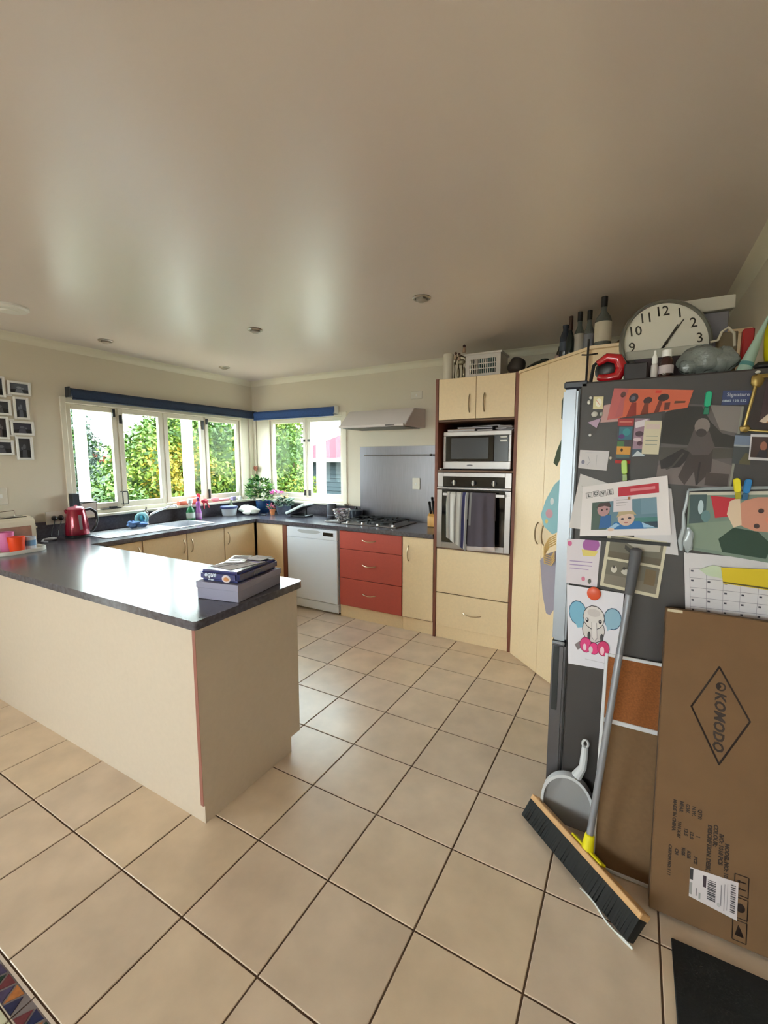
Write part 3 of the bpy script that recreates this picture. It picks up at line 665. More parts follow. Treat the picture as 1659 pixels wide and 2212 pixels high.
# --- things on the walls
SPL = mat('brushed_splashback', (132, 131, 138), .30, 1.0, noise=.08, scale=8, aniso=(20, 1, .6))
sp = thing('splashback', 'brushed stainless steel splashback behind the hob', 'splashback', (.48, YB, .93))
m = MB(); m.box(.031, 1.211, YB - .006, YB - .001, BT + .001, 1.728); m.build('sheet', SPL, sp, bevel=.001)
rl = thing('utensil_rail', 'thin steel utensil rail across the steel splashback', 'rail', (.5, YB - .02, 1.63))
MB().cyl((.115, YB - .045, 1.632), (.90, YB - .045, 1.632), .007, n=10).build('bar', CHROME, rl)
for x in (.14, .885): MB().cyl((x, YB - .045, 1.632), (x, YB - .007, 1.632), .006, n=8).build('bracket', CHROME, rl); 
MB().cyl((.90, YB - .045, 1.632), (.915, YB - .045, 1.632), .013, n=12).build('end_cap', mat('dark_cap', (60, 58, 56), .4), rl)
def wall_plate_y(name, label, x0, x1, z0, z1, y, cat='switch', extra=0):
    t = thing(name, label, cat, ((x0 + x1) / 2, y, z0)); m = MB(); m.box(x0, x1, y - .009, y, z0, z1); m.build('plate', mat('plate_white', (214, 208, 196), .4), t, bevel=.003)
    m = MB(); m.box((x0 + x1) / 2 - .006, (x0 + x1) / 2 + .006, y - .013, y - .009, (z0 + z1) / 2 - .016, (z0 + z1) / 2 + .008); m.build('rocker', WHITEP, t, bevel=.001)
wall_plate_y('wall_switch', 'white isolator switch on the steel splashback', .688, .775, 1.275, 1.395, YB - .0065)
wall_plate_y('hood_socket', 'small wall socket above the white range hood', .66, .79, 2.205, 2.28, YB - .0005, 'socket')
HW = mat('hood_white', (220, 214, 214), .4)
hd = thing('range_hood', 'white slimline range hood on the wall above the hob', 'range hood', (.36, YB, 1.92))
m = MB(); pr = [(YB - .001, 2.10), (YB - .26, 2.085), (YB - .44, 1.93), (YB - .45, 1.905), (YB - .001, 1.905)]
vs = [(x, y, z) for x in (.06, .825) for y, z in pr]; n = len(pr)
m.add(vs, [tuple(range(n))[::-1], tuple(range(n, 2 * n))] + [(k, (k + 1) % n, n + (k + 1) % n, n + k) for k in range(n)]); m.build('canopy', HW, hd, bevel=.006)
m = MB(); m.box(.07, .815, YB - .475, YB - .452, 1.898, 1.924); m.build('visor', HW, hd, bevel=.004)
m = MB(); m.box(.09, .785, YB - .42, YB - .05, 1.897, 1.9045); m.build('filter', mat('filter_grey', (120, 120, 118), .5, .4), hd)
m = MB(); m.box(.62, .72, YB - .4765, YB - .4752, 1.905, 1.917); m.build('switch_strip', mat('hood_dark', (90, 88, 88), .4), hd)
# switches left wall
t = thing('light_switch', 'white light switch on the left wall above the toaster', 'switch', (XL, .69, 1.23)); m = MB(); m.box(XL + .0005, XL + .010, .64, .722, 1.225, 1.362); m.build('plate', mat('plate_white', (214, 208, 196), .4), t, bevel=.003)
m = MB(); m.box(XL + .010, XL + .013, .675, .69, 1.28, 1.31); m.build('rocker', WHITEP, t)
t = thing('power_socket', 'double power socket with two black plugs left of the red kettle', 'socket', (XL, 1.04, 1.02)); m = MB(); m.box(XL + .0165, XL + .027, .965, 1.125, 1.03, 1.142); m.box(XL + .0005, XL + .0165, .975, 1.115, 1.062, 1.135); m.build('plate', mat('plate_white', (214, 208, 196), .4), t, bevel=.003)
for y in (1.018, 1.068):
    m = MB(); m.blob((XL + .045, y, 1.085), .028, .02, .022, None, 12, 8); pl = m.build('plug', BLACKP, t)
    m = MB(); m.tube([(XL + .05, y, 1.068), (XL + .055, y - .01, 1.03), (XL + .05, y - .03, .98), (XL + .08, y - .05, .938)], .004, 6); m.build('cord', BLACKP, t)
# photo collage
cg = thing('photo_collage', 'white multi-photo collage frame hanging on the left wall', 'picture frame', (XL, .81, 1.9))
PH_ = [(.789, .945, 2.097, 2.203), (.817, .920, 1.906, 2.081), (.786, .943, 1.779, 1.891), (.811, .924, 1.582, 1.768), (.66, .775, 2.066, 2.226), (.66, .801, 1.929, 2.050), (.66, .775, 1.743, 1.919), (.64, .795, 1.619, 1.735)]
GREYS = [(92, 98, 110), (70, 76, 92), (58, 58, 74), (52, 54, 64), (60, 64, 72), (66, 70, 80), (64, 58, 62), (56, 56, 66)]
for i, (y0, y1, z0, z1) in enumerate(PH_):
    m = MB(); b_ = .016
    m.box(XL + .001, XL + .020, y0, y0 + b_, z0, z1); m.box(XL + .001, XL + .020, y1 - b_, y1, z0, z1); m.box(XL + .001, XL + .020, y0 + b_, y1 - b_, z0, z0 + b_); m.box(XL + .001, XL + .020, y0 + b_, y1 - b_, z1 - b_, z1)
    f = m.build('frame', WHITEP, cg, bevel=.002)
    g = GREYS[i]; li = [min(255, v + 50) for v in g]; dk = [int(v * .55) for v in g]
    m = MB(); sheet(m, [(XL + .006, y0 + b_, z1 - b_), (XL + .006, y1 - b_, z1 - b_), (XL + .006, y1 - b_, z0 + b_), (XL + .006, y0 + b_, z0 + b_)], .003, ink(g, .3),
                    [('p', [(0, 1), (1, 1), (1, .62), (.5, .55), (0, .7)], dk), ('e', .5, .42, .13, .13, li), ('p', [(.28, 1), (.72, 1), (.66, .58), (.34, .58)], [min(255, v + 26) for v in g]), ('e', .3 if i % 2 else .7, .5, .08, .09, li)])
    m.build('photo', None, f, smooth=False)
for z in (2.09, 1.9, 1.775): m = MB(); m.box(XL + .004, XL + .012, .776, .815, z - .008, z + .004); m.build('link_bar', WHITEP, cg)
# ceiling fittings
LAMP = mat('lamp_glass', (150, 140, 128), .3)
dl = [(1.518, 1.752, 'nearest the camera, towards the oven tower'), (.129, 1.729, 'in the middle of the kitchen ceiling'), (-1.181, 1.332, 'over the draining board near the left wall'), (-1.175, 2.554, 'in the far corner over the sink end')]
for x, y, l in dl:
    t = thing('downlight', 'round recessed chrome downlight ' + l, 'ceiling light', (x, y, HC))
    m = MB(); m.lathe([(.056, 0), (.058, -.004), (.05, -.010), (.04, -.009), (.036, .0)], (x, y, HC - .0005), 24); m.build('trim_ring', mat('ring_metal', (176, 168, 158), .3, .8), t)
    m = MB(); m.lathe([(.035, -.0025), (.033, -.018), (.02, -.026), (.0, -.027)], (x, y, HC), 20); m.build('lamp', LAMP, t)
t = thing('ceiling_dome', 'flat white round smoke alarm on the ceiling above the peninsula', 'smoke alarm', (-.87, .577, HC))
m = MB(); m.lathe([(.11, 0), (.11, -.012), (.098, -.022), (0, -.024)], (-.885, .565, HC - .0005), 28); m.build('base', WHITEP, t)
m = MB(); m.lathe([(.05, -.0245), (.046, -.034), (0, -.036)], (-.885, .565, HC), 24); m.build('cover', WHITEP, t)
# ================================================================ BENCH ITEMS
# sink
sk = thing('sink', 'stainless steel sink and draining board set in the worktop', 'sink', (-1.27, 1.7, BT))
x0, x1, y0, y1 = bowl
STS = mat('sink_steel', (222, 222, 226), .42, 1.0, noise=.05, scale=40)
m = MB(); r = .03; R0 = (x0 - r, x1 + r); zt = BT + .006
m.box(x0 - r, x1 + r, 1.16, y0, BT + .0005, BT + .003)
m.box(x0 - r, x0, y0, y1 + r, BT + .0005, zt); m.box(x1, x1 + r, y0, y1 + r, BT + .0005, zt); m.box(x0, x1, y1, y1 + r, BT + .0005, zt); m.box(x0, x1, y0 - .012, y0, BT + .003, zt)
m.box(x0 - r, x0 - r + .012, 1.16, y0, BT + .003, zt); m.box(x1 + r - .012, x1 + r, 1.16, y0, BT + .003, zt); m.box(x0 - r, x1 + r, 1.16, 1.172, BT + .003, zt)
m.build('rim', STS, sk, bevel=.002)
m = MB()
for k in range(9): xx = x0 + .02 + k * .04; m.box(xx, xx + .008, 1.20, y0 - .04, BT + .003, BT + .0065)
m.build('drain_ridge', STS, sk, bevel=.001)
m = MB(); zb = .785; t_ = .002
m.box(x0 + .001, x1 - .001, y0 + .001, y1 - .001, zb - t_, zb); m.box(x0 + .001, x0 + .003, y0 + .001, y1 - .001, zb, BT + .001); m.box(x1 - .003, x1 - .001, y0 + .001, y1 - .001, zb, BT + .001); m.box(x0 + .003, x1 - .003, y0 + .001, y0 + .003, zb, BT + .001); m.box(x0 + .003, x1 - .003, y1 - .003, y1 - .001, zb, BT + .001)
m.build('bowl', STS, sk, smooth=False)
m = MB(); m.lathe([(.035, zb + .0005), (.033, zb + .003), (.012, zb + .002)], ((x0 + x1) / 2, (y0 + y1) / 2, 0), 18); m.build('waste', CHROME, sk)
tp = thing('tap', 'chrome mixer tap with raised angled spout behind the sink', 'tap', (-1.53, 1.80, BT))
m = MB(); m.lathe([(.028, 0), (.028, .01), (.022, .015), (.022, .10), (.026, .11), (.024, .13), (0, .135)], (-1.53, 1.80, BT + .0065), 18); m.build('body', CHROME, tp)
m = MB(); m.tube([(-1.53, 1.80, 1.0), (-1.50, 1.86, 1.045), (-1.46, 1.94, 1.085), (-1.42, 2.02, 1.115), (-1.405, 2.05, 1.115), (-1.40, 2.06, 1.09)], [.013, .012, .011, .011, .011, .011], 10); m.build('spout', CHROME, tp)
m = MB(); m.tube([(-1.53, 1.80, 1.065), (-1.51, 1.79, 1.09), (-1.46, 1.765, 1.115)], [.012, .009, .007], 8); m.build('lever', CHROME, tp)
# scrubbing things on the drainer
t = thing('scrubber', 'small teal and white ring shaped scrubber leaning by the tap', 'scrubber', (-1.44, 1.70, BT))
m = MB(); M = Matrix.Translation((-1.44, 1.70, 1.005)) @ Matrix.Rotation(math.radians(70), 4, 'X') @ Matrix.Rotation(.5, 4, 'Z')
Mw = Matrix.Translation((-1.44, 1.70, 1.012)) @ Matrix.Rotation(math.radians(35), 4, 'Z') @ Matrix.Rotation(math.radians(75), 4, 'X')
pts = [Mw @ Vector((.048 * math.cos(k * PI / 10), .048 * math.sin(k * PI / 10), 0)) for k in range(21)]
m.tube(pts, .018, 8); m.build('ring', mat('pale_teal', (140, 200, 208), .4), t)
m = MB(); m.blob((-1.44, 1.70, 1.012), .034, .014, .034, None, 12, 8, .05, 1); m.build('scourer', mat('teal_scourer', (40, 130, 150), .8), t)
m = MB(); m.blob((-1.38, 1.575, .976), .045, .055, .032, None, 22, 12, .25, 3); m.blob((-1.355, 1.65, .968), .04, .05, .024, None, 22, 12, .25, 5)
tag(m.build('dish_cloth', mat('blue_cloth', (104, 140, 196), .9, noise=.3, scale=40, bump=.3), None, (-1.40, 1.63, BT)), 'crumpled blue dish cloth on the draining board', 'cloth')
def bottle(name, label, cat, c, prof, m_body, parts=(), group=None, n=20, sx=1, sy=1, lean=0):
    t = thing(name, label, cat, c, 0, group)
    M = Matrix.Rotation(lean, 4, 'X') if lean else None
    MB().lathe(prof, c, n, M=M, sx=sx, sy=sy).build('body', m_body, t)
    for pn_, pr_, mt in parts: MB().lathe(pr_, c, n, M=M, sx=sx, sy=sy).build(pn_, mt, t)
    return t
gp = mat('green_detergent', (40, 130, 78), .25, trans=.2); vp = mat('violet_bottle', (190, 110, 200), .3, trans=.1)
bottle('detergent_bottle', 'green washing up liquid bottle with white spray top behind the sink', 'bottle', (-1.492, 2.285, BT + .001), [(.036, 0), (.038, .01), (.038, .09), (.030, .12), (.014, .14), (.012, .15)], gp,
       [('cap', [(.015, .15), (.015, .18), (.026, .185), (.024, .22), (.010, .235), (0, .237)], WHITEP), ('label', [(.0388, .02), (.0388, .08)], mat('pale_label', (200, 214, 206), .6))], sy=1.3)
bottle('detergent_bottle', 'pink and violet squeeze bottle with purple cap by the sink sill', 'bottle', (-1.490, 2.385, BT + .001), [(.032, 0), (.034, .01), (.033, .07), (.024, .11), (.02, .13), (.026, .155), (.022, .185), (.01, .195)], vp,
       [('cap', [(.012, .195), (.011, .215), (.018, .222), (.013, .24), (0, .243)], mat('purple_cap', (110, 30, 110), .4)), ('label', [(.0345, .015), (.034, .065)], mat('lilac_label', (214, 170, 214), .6))])
# sill clutter
cor = mat('coral_plastic', (236, 120, 96), .5); rd_ = mat('red_plastic', (206, 36, 66), .45); pk = mat('pink_plastic', (240, 140, 150), .5)
t = thing('toy_tube', 'coral tube shaped toy lying on the sink window sill', 'toy', (-1.57, 2.36, 1.085))
MB().cyl((-1.572, 2.20, 1.115), (-1.572, 2.44, 1.124), .022, .038, 18).build('tube', cor, t)
MB().cyl((-1.572, 2.44, 1.124), (-1.572, 2.455, 1.124), .038, .034, 18).build('rim', rd_, t)
m = MB(); m.blob((-1.553, 2.52, 1.115), .022, .045, .024, None, 14, 8, .1, 2); m.tube([(-1.545, 2.50, 1.10), (-1.525, 2.49, 1.07), (-1.52, 2.485, 1.03)], .008, 6); m.tube([(-1.545, 2.54, 1.10), (-1.525, 2.545, 1.07), (-1.52, 2.55, 1.035)], .008, 6)
tag(m.build('red_bow', rd_, None, (-1.56, 2.52, 1.085)), 'red bow with two tails hanging over the sill edge', 'bow')
m = MB(); m.blob((-1.565, 2.68, 1.118), .024, .06, .028, None, 14, 8, .08, 4); m.blob((-1.565, 2.80, 1.108), .018, .09, .014, None, 12, 6, .05, 6); 
tag(m.build('pink_glove', pk, None, (-1.565, 2.72, 1.085)), 'folded pink rubber glove lying on the sink window sill', 'glove')
t = thing('small_plant', 'tiny red potted cactus standing on the sink window sill', 'plant', (-1.575, 2.47, 1.085))
t.location = (-1.60, 2.49, 1.085); XF[t.name] = Matrix.Translation((-1.60, 2.49, 1.085))
m = MB(); m.blob((-1.607, 2.49, 1.175), .012, .02, .026, None, 10, 8, .1, 3); m.blob((-1.607, 2.47, 1.185), .009, .012, .02, None, 10, 8, .1, 7); m.build('stem', rd_, t)
m = MB(); m.lathe([(.009, 0), (.012, .07), (.0, .071)], (-1.607, 2.49, 1.0855), 12); m.build('pot', cor, t)
m = MB(); m.box(-1.60, -1.555, 2.93, 2.985, 1.0855, 1.135); tag(m.build('little_box', mat('lavender_box', (150, 140, 190), .5), None, (-1.58, 2.96, 1.085), bevel=.003), 'little lavender box on the sill at the corner end', 'box')
bottle('trinket_pot', 'small white round pot on the sill beside the lavender box', 'pot', (-1.575, 3.06, 1.0855), [(.018, 0), (.026, .01), (.028, .03), (.022, .045), (.01, .05), (0, .052)], WHITEP)
# storage container
t = thing('food_container', 'white plastic food container with navy lid near the corner', 'container', (-1.42, 2.76, BT))
m = MB(); m.lathe([(.075, 0), (.08, .01), (.09, .085)], (-1.43, 2.76, BT + .001), 24); m.build('tub', mat('frosted_tub', (206, 214, 220), .3), t)
m = MB(); m.lathe([(.098, .086), (.1, .09), (.1, .105), (.092, .112), (0, .112)], (-1.43, 2.76, BT + .001), 24); m.build('lid', mat('navy_lid', (60, 70, 120), .4), t)
bottle('glass_bottle', 'pale green small glass bottle behind the navy lid container', 'bottle', (-1.53, 2.88, BT + .001), [(.025, 0), (.027, .09), (.02, .12), (.010, .135), (.010, .17), (0, .172)], mat('pale_glass', (190, 210, 170), .15, trans=.4))
# white bag
m = MB(); m.blob((-1.33, 2.95, .992), .12, .085, .050, None, 28, 16, .11, 11); m.blob((-1.22, 2.94, .980), .07, .07, .038, None, 22, 12, .14, 12); m.blob((-1.25, 2.87, .963), .06, .045, .022, None, 20, 10, .18, 13)
tag(m.build('plastic_bag', mat('white_bag', (232, 236, 226), .45, bump=.6, scale=22), None, (-1.3, 2.98, BT)), 'crumpled white plastic bag on the worktop in the corner', 'bag')
# plants
def leaf_cluster(mb, c, rx, ry, rz, n, size, mats, seed):
    rd = random.Random(seed)
    for _ in range(n):
        u = rd.uniform(-.5, 1); th = rd.uniform(0, 2 * PI); s_ = math.sqrt(max(0, 1 - u * u)); r = rd.uniform(.3, 1) ** .5
        p = Vector((c[0] + rx * r * s_ * math.cos(th), c[1] + ry * r * s_ * math.sin(th), c[2] + rz * r * u))
        d = Vector((math.cos(th), math.sin(th), rd.uniform(-.4, .9))).normalized(); e = d.cross(Vector((0, 0, 1))).normalized(); f = d.cross(e) * size * .15; L = size * rd.uniform(.7, 1.3)
        mb.add([p, p + d * L * .5 + e * L * .3 + f, p + d * L, p + d * L * .5 - e * L * .3 + f], [(0, 1, 2, 3)], rd.choice(mats))
t = thing('potted_plant', 'leafy green plant in a dark blue pot in the window corner', 'plant', (-1.26, 3.17, BT))
m = MB(); m.lathe([(.065, 0), (.075, .02), (.09, .14), (.094, .15), (.085, .15), (.08, .13), (0, .13)], (-1.29, 3.17, BT + .001), 24); m.build('pot', mat('dark_blue_pot', (34, 66, 110), .25), t)
m = MB(); leaf_cluster(m, (-1.32, 3.15, 1.19), .15, .12, .20, 340, .065, [mat('plant_green_0', (52, 104, 44), .5), mat('plant_green_1', (36, 76, 40), .5), mat('plant_green_2', (110, 150, 66), .5)], 4); m.build('foliage', None, t, smooth=False)['kind'] = 'stuff'
m = MB(); leaf_cluster(m, (-1.27, 3.08, 1.25), .09, .04, .10, 12, .025, [WHITEP], 8); m.build('blossoms', None, t, smooth=False)
t = thing('garden_stake', 'small brown butterfly ornament on a thin stick in the corner', 'ornament', (-1.53, 3.31, BT))
m = MB(); m.cyl((-1.53, 3.31, BT + .001), (-1.53, 3.31, 1.47), .004, n=8); m.build('stick', mat('stick_green', (96, 104, 72), .7), t)
m = MB()
for s_ in (-1, 1): m.blob((-1.53 + s_ * .018, 3.30, 1.48), .02, .006, .028, None, 10, 6); m.blob((-1.53 + s_ * .012, 3.30, 1.455), .014, .005, .016, None, 10, 6)
m.build('butterfly', mat('rust_brown', (130, 66, 44), .6), t)
t = thing('flower_basket', 'grey basket of plants with magenta flowers right of the blue pot', 'plant', (-.98, 3.2, BT))
m = MB(); m.lathe([(.075, 0), (.09, .08), (.096, .105), (.088, .105), (.08, .07), (0, .06)], (-.98, 3.20, BT + .001), 24); m.build('basket', mat('grey_basket', (84, 92, 112), .6, noise=.3, scale=70), t)
m = MB(); leaf_cluster(m, (-.96, 3.19, 1.07), .10, .09, .07, 150, .05, [mat('grey_green', (92, 122, 100), .6), mat('plant_green_1', (36, 76, 40), .5)], 14); m.build('foliage', None, t, smooth=False)['kind'] = 'stuff'
m = MB(); leaf_cluster(m, (-1.02, 3.14, 1.19), .075, .05, .03, 70, .035, [mat('magenta_petal', (224, 62, 170), .5), mat('magenta_petal_2', (240, 120, 196), .5)], 15); m.build('flowers', None, t, smooth=False)['kind'] = 'stuff'
m = MB(); leaf_cluster(m, (-.90, 3.14, 1.14), .04, .03, .02, 20, .03, [mat('yellow_petal', (236, 206, 110), .5)], 16); m.build('yellow_flowers', None, t, smooth=False)
t = thing('small_plant', 'tiny terracotta pot with pink flowers in front of the grey basket', 'plant', (-1.02, 3.02, BT))
m = MB(); m.lathe([(.022, 0), (.03, .055), (.034, .056), (.034, .07), (.028, .07), (0, .06)], (-1.0, 3.03, BT + .001), 18); m.build('pot', mat('terracotta_pot', (204, 124, 76), .7), t)
m = MB(); leaf_cluster(m, (-1.03, 3.03, 1.02), .045, .03, .04, 60, .03, [mat('rose_petal', (226, 84, 130), .5), mat('plant_green_0', (52, 104, 44), .5)], 17); m.build('flowers', None, t, smooth=False)['kind'] = 'stuff'
t = thing('small_tray', 'dark shallow tray under the pots in the corner', 'tray', (-1.12, 3.12, BT)); 
t.location = (-1.13, 3.0, BT); XF[t.name] = Matrix.Translation((-1.13, 3.0, BT))
MB().box(-1.13, -1.045, 2.955, 2.99, BT + .001, BT + .012).build('base', mat('dark_tray', (36, 40, 46), .4), t, bevel=.003)
# scale
t = thing('kitchen_scale', 'white tilted kitchen scale with black edge on the back worktop', 'scale', (-.66, 3.08, BT))
A = math.radians(-24); M = Matrix.Translation((-.63, 3.10, 1.025)) @ Matrix.Rotation(math.radians(8), 4, 'Z') @ Matrix.Rotation(A, 4, 'Y')
MB().box(-.15, .13, -.11, .11, -.006, .022, M=M).build('platform', mat('scale_white', (224, 236, 236), .3), t, bevel=.008, seg=2)
MB().box(-.145, .125, -.105, .105, -.016, -.0065, M=M).build('black_edge', BLACKP, t, bevel=.003)
MB().box(-.72, -.50, 3.02, 3.17, BT + .001, .955).build('base', BLACKP, t, bevel=.006)
MB().box(-.56, -.54, 3.09, 3.11, .955, 1.03).build('support', BLACKP, t)
bottle('speaker_tube', 'dark grey cylinder speaker standing on the back worktop', 'speaker', (-.235, 3.17, BT + .001), [(.05, 0), (.054, .006), (.054, .15), (.05, .158), (0, .16)], mat('charcoal_mesh', (70, 72, 82), .6), [('top_ring', [(.05, .1605), (.047, .163), (.03, .161)], BLACKP), ('front_stripe', [(.0545, .03), (.0545, .04)], mat('grey_stripe', (130, 134, 144), .4))])
m = MB(); m.box(-.17, -.08, 3.13, 3.19, BT + .001, .955); tag(m.build('phone', BLACKP, None, (-.12, 3.16, BT), bevel=.004), 'small flat black device beside the dark cylinder speaker', 'device')
# wire basket with clutter on a steel tray
t = thing('tray', 'shiny steel tray at the left end of the hob', 'tray', (.05, 2.98, BT))
m = MB(); m.box(-.105, .095, 2.86, 3.20, BT + .001, .937); m.box(-.105, -.098, 2.86, 3.20, .937, .945); m.box(.088, .095, 2.86, 3.20, .937, .945); m.box(-.098, .088, 2.86, 2.867, .937, .945); m.box(-.098, .088, 3.193, 3.20, .937, .945); m.build('pan', STEEL, t, bevel=.0015)
t = thing('wire_basket', 'round silver wire basket full of odds and ends left of the hob', 'basket', (-.01, 3.03, BT))
c_ = Vector((-.0, 3.03, .938))
m = MB()
for z, r_ in ((.003, .055), (.04, .072), (.08, .086), (.115, .095)): m.tube([c_ + Vector((r_ * math.cos(k * PI / 12), r_ * math.sin(k * PI / 12), z)) for k in range(25)], .0028, 6)
for k in range(24): a_ = k * PI / 12; m.tube([c_ + Vector((.055 * math.cos(a_), .055 * math.sin(a_), .003)), c_ + Vector((.095 * math.cos(a_ + .12), .095 * math.sin(a_ + .12), .115))], .002, 5)
m.cyl(c_ + Vector((0, 0, .001)), c_ + Vector((0, 0, .003)), .056, n=20)
m.build('wire_frame', CHROME, t)
m = MB(); rdd = random.Random(21); cc = [ink((214, 206, 214)), ink((48, 46, 54)), ink((214, 130, 160)), ink((150, 150, 160)), ink((90, 96, 110))]
for k in range(16):
    p = c_ + Vector((rdd.uniform(-.05, .05), rdd.uniform(-.05, .05), .025 + .006 * k)); M = Matrix.Translation(p) @ Matrix.Rotation(rdd.uniform(0, 6), 4, 'Z') @ Matrix.Rotation(rdd.uniform(-.5, .5), 4, 'X'); m.box(-.024, .024, -.009, .009, -.008, .008, cc[k % 5], M=M)
m.build('contents', None, t, bevel=.002)['kind'] = 'stuff'
bottle('saucepan', 'dark rounded pan behind the wire basket', 'pan', (.033, 3.265, BT + .001), [(.055, 0), (.07, .01), (.075, .09), (.078, .092), (.06, .098), (0, .105)], mat('dark_pan', (50, 56, 68), .35), [('knob', [(.012, .105), (.016, .115), (.012, .128), (0, .13)], BLACKP)], n=24)
# hob
hb = thing('gas_hob', 'stainless steel four burner gas hob with black pan supports', 'hob', (.46, 3.08, BT))
m = MB(); m.box(.12, .765, 2.835, 3.30, BT + .0005, .940); m.build('plate', STEEL, hb, bevel=.003)
IR = mat('cast_iron', (24, 24, 26), .55)
for bx, by in ((.27, 2.99), (.27, 3.19), (.56, 2.99), (.56, 3.19)):
    m = MB(); m.lathe([(.045, 0), (.045, .008), (.035, .014), (.03, .018), (0, .019)], (bx, by, .9405), 20); m.build('burner', IR, hb)
for gx in (.27, .56):
    m = MB()
    for yy in (2.915, 3.265): m.box(gx - .13, gx + .13, yy - .005, yy + .005, .962, .974)
    for xx in (gx - .13, gx + .13): m.box(xx - .005, xx + .005, 2.915, 3.265, .962, .974)
    for by in (2.99, 3.19):
        m.box(gx - .13, gx - .03, by - .004, by + .004, .964, .978); m.box(gx + .03, gx + .13, by - .004, by + .004, .964, .978); m.box(gx - .004, gx + .004, by - .075, by - .03, .964, .978); m.box(gx - .004, gx + .004, by + .03, by + .075, .964, .978)
    for xx in (gx - .13, gx + .13):
        for yy in (2.915, 3.265): m.box(xx - .006, xx + .006, yy - .006, yy + .006, .9405, .964)
    m.build('pan_support', IR, hb)
for kx in (.19, .37, .55, .72):
    m = MB(); m.cyl((kx, 2.868, .9405), (kx, 2.868, .958), .018, .014, 16); m.build('knob', mat('knob_silver', (226, 226, 230), .25, .9), hb)
# knife block
t = thing('knife_block', 'pale wooden knife block with black handled knives at the worktop end', 'knife block', (1.03, 3.17, BT))
M = Matrix.Translation((1.03, 3.18, BT + .001))
WOODY = mat('honey_wood', (212, 160, 84), .5, noise=.12, scale=30, aniso=(1, 1, .1))
pr = [(-.085, 0), (.085, 0), (.085, .15), (-.02, .145), (-.085, .105)]
m = MB(); vs = [M @ Vector((x, y, z)) for x in (-.055, .055) for y, z in pr]; n = 5
m.add(vs, [tuple(range(n))[::-1], tuple(range(n, 2 * n))] + [(k, (k + 1) % n, n + (k + 1) % n, n + k) for k in range(n)]); m.build('block', WOODY, t, bevel=.004)
for i, (x, y, z0, L, ln) in enumerate([(-.035, -.045, .13, .12, .28), (0.0, -.045, .13, .13, .26), (.035, -.045, .13, .12, .22), (-.035, .02, .148, .14, .22), (.0, .02, .148, .15, .18), (.035, .02, .148, .14, .26)]):
    p = M @ Vector((x, y, z0 - .004)); d = Vector((.02 * (i % 3 - 1), -math.sin(ln), math.cos(ln))).normalized(); m = MB(); m.tube([p, p + d * L * .3, p + d * L * .7, p + d * L, p + d * (L + .006)], [.012, .014, .012, .015, .009], 8); m.build('knife_handle', BLACKP, t)

# kettle
kc = (-1.385, 1.10)
kt = thing('kettle', 'cherry red electric kettle with black handle left of the sink', 'kettle', (*kc, BT))
KR = mat('cherry_red', (150, 14, 48), .2, .3, coat=.5)
MB().lathe([(.086, 0), (.09, .004), (.09, .016), (.084, .02)], (*kc, BT + .001), 28).build('base', BLACKP, kt)
MB().lathe([(.088, .021), (.09, .03), (.086, .09), (.076, .17), (.067, .225), (.061, .236)], (*kc, BT + .001), 32).build('body', KR, kt)
MB().lathe([(.0612, .236), (.059, .246), (.045, .256), (.012, .26), (.012, .27), (0, .272)], (*kc, BT + .001), 28).build('lid', mat('pink_red_lid', (206, 120, 140), .25, .2), kt)
dv = Vector((.30, .95, 0)).normalized(); ko = Vector((*kc, BT))
m = MB(); m.tube([ko + dv * .062 + Vector((0, 0, .225)), ko + dv * .105 + Vector((0, 0, .232)), ko + dv * .142 + Vector((0, 0, .20)), ko + dv * .150 + Vector((0, 0, .14)), ko + dv * .135 + Vector((0, 0, .08)), ko + dv * .108 + Vector((0, 0, .045)), ko + dv * .085 + Vector((0, 0, .04))], [.011, .013, .013, .012, .011, .011, .010], 10); m.build('handle', BLACKP, kt)
wv = Vector((.85, -.1, 0)).normalized(); wp = Vector((-wv.y, wv.x, 0))
m = MB(); q0 = ko + wv * .0895 + Vector((0, 0, .07)); q1 = ko + wv * .0755 + Vector((0, 0, .19)); m.add([q0 - wp * .011, q0 + wp * .011, q1 + wp * .011, q1 - wp * .011, q0 - wp * .011 - wv * .01, q0 + wp * .011 - wv * .01, q1 + wp * .011 - wv * .01, q1 - wp * .011 - wv * .01], [(0, 1, 2, 3), (0, 4, 5, 1), (1, 5, 6, 2), (2, 6, 7, 3), (3, 7, 4, 0)]); m.build('water_window', mat('grey_window', (150, 140, 150), .2, .4), kt)
dv2 = -dv; m = MB(); m.tube([ko + dv2 * .055 + Vector((0, 0, .205)), ko + dv2 * .070 + Vector((0, 0, .222)), ko + dv2 * .076 + Vector((0, 0, .235))], [.018, .014, .009], 8); m.build('spout', KR, kt)
# box with tablet and dark cup on the near end of the sill
t = thing('cardboard_box', 'small white and brown box on the near end of the sink sill', 'box', (-1.575, 1.28, 1.085))
m = MB(); m.box(-1.618, -1.537, 1.225, 1.345, 1.0855, 1.195); m.build('carton', mat('carton_white', (214, 206, 200), .6), t, bevel=.002)
m = MB(); m.box(-1.616, -1.538, 1.3455, 1.350, 1.088, 1.192); m.build('end_flap', mat('carton_brown', (124, 84, 74), .7), t)
m = MB(); m.box(-1.615, -1.54, 1.235, 1.36, 1.1965, 1.207); tag(m.build('tablet', BLACKP, None, (-1.57, 1.29, 1.1965), bevel=.003), 'flat black device lying on top of the small white and brown box', 'device')
m = MB(); m.box(-1.612, -1.545, 1.158, 1.214, 1.0855, 1.285); tag(m.build('coffee_box', mat('dark_teal_box', (30, 44, 56), .5), None, (-1.58, 1.19, 1.085), bevel=.003), 'dark blue-black upright box on the sill behind the kettle', 'box')

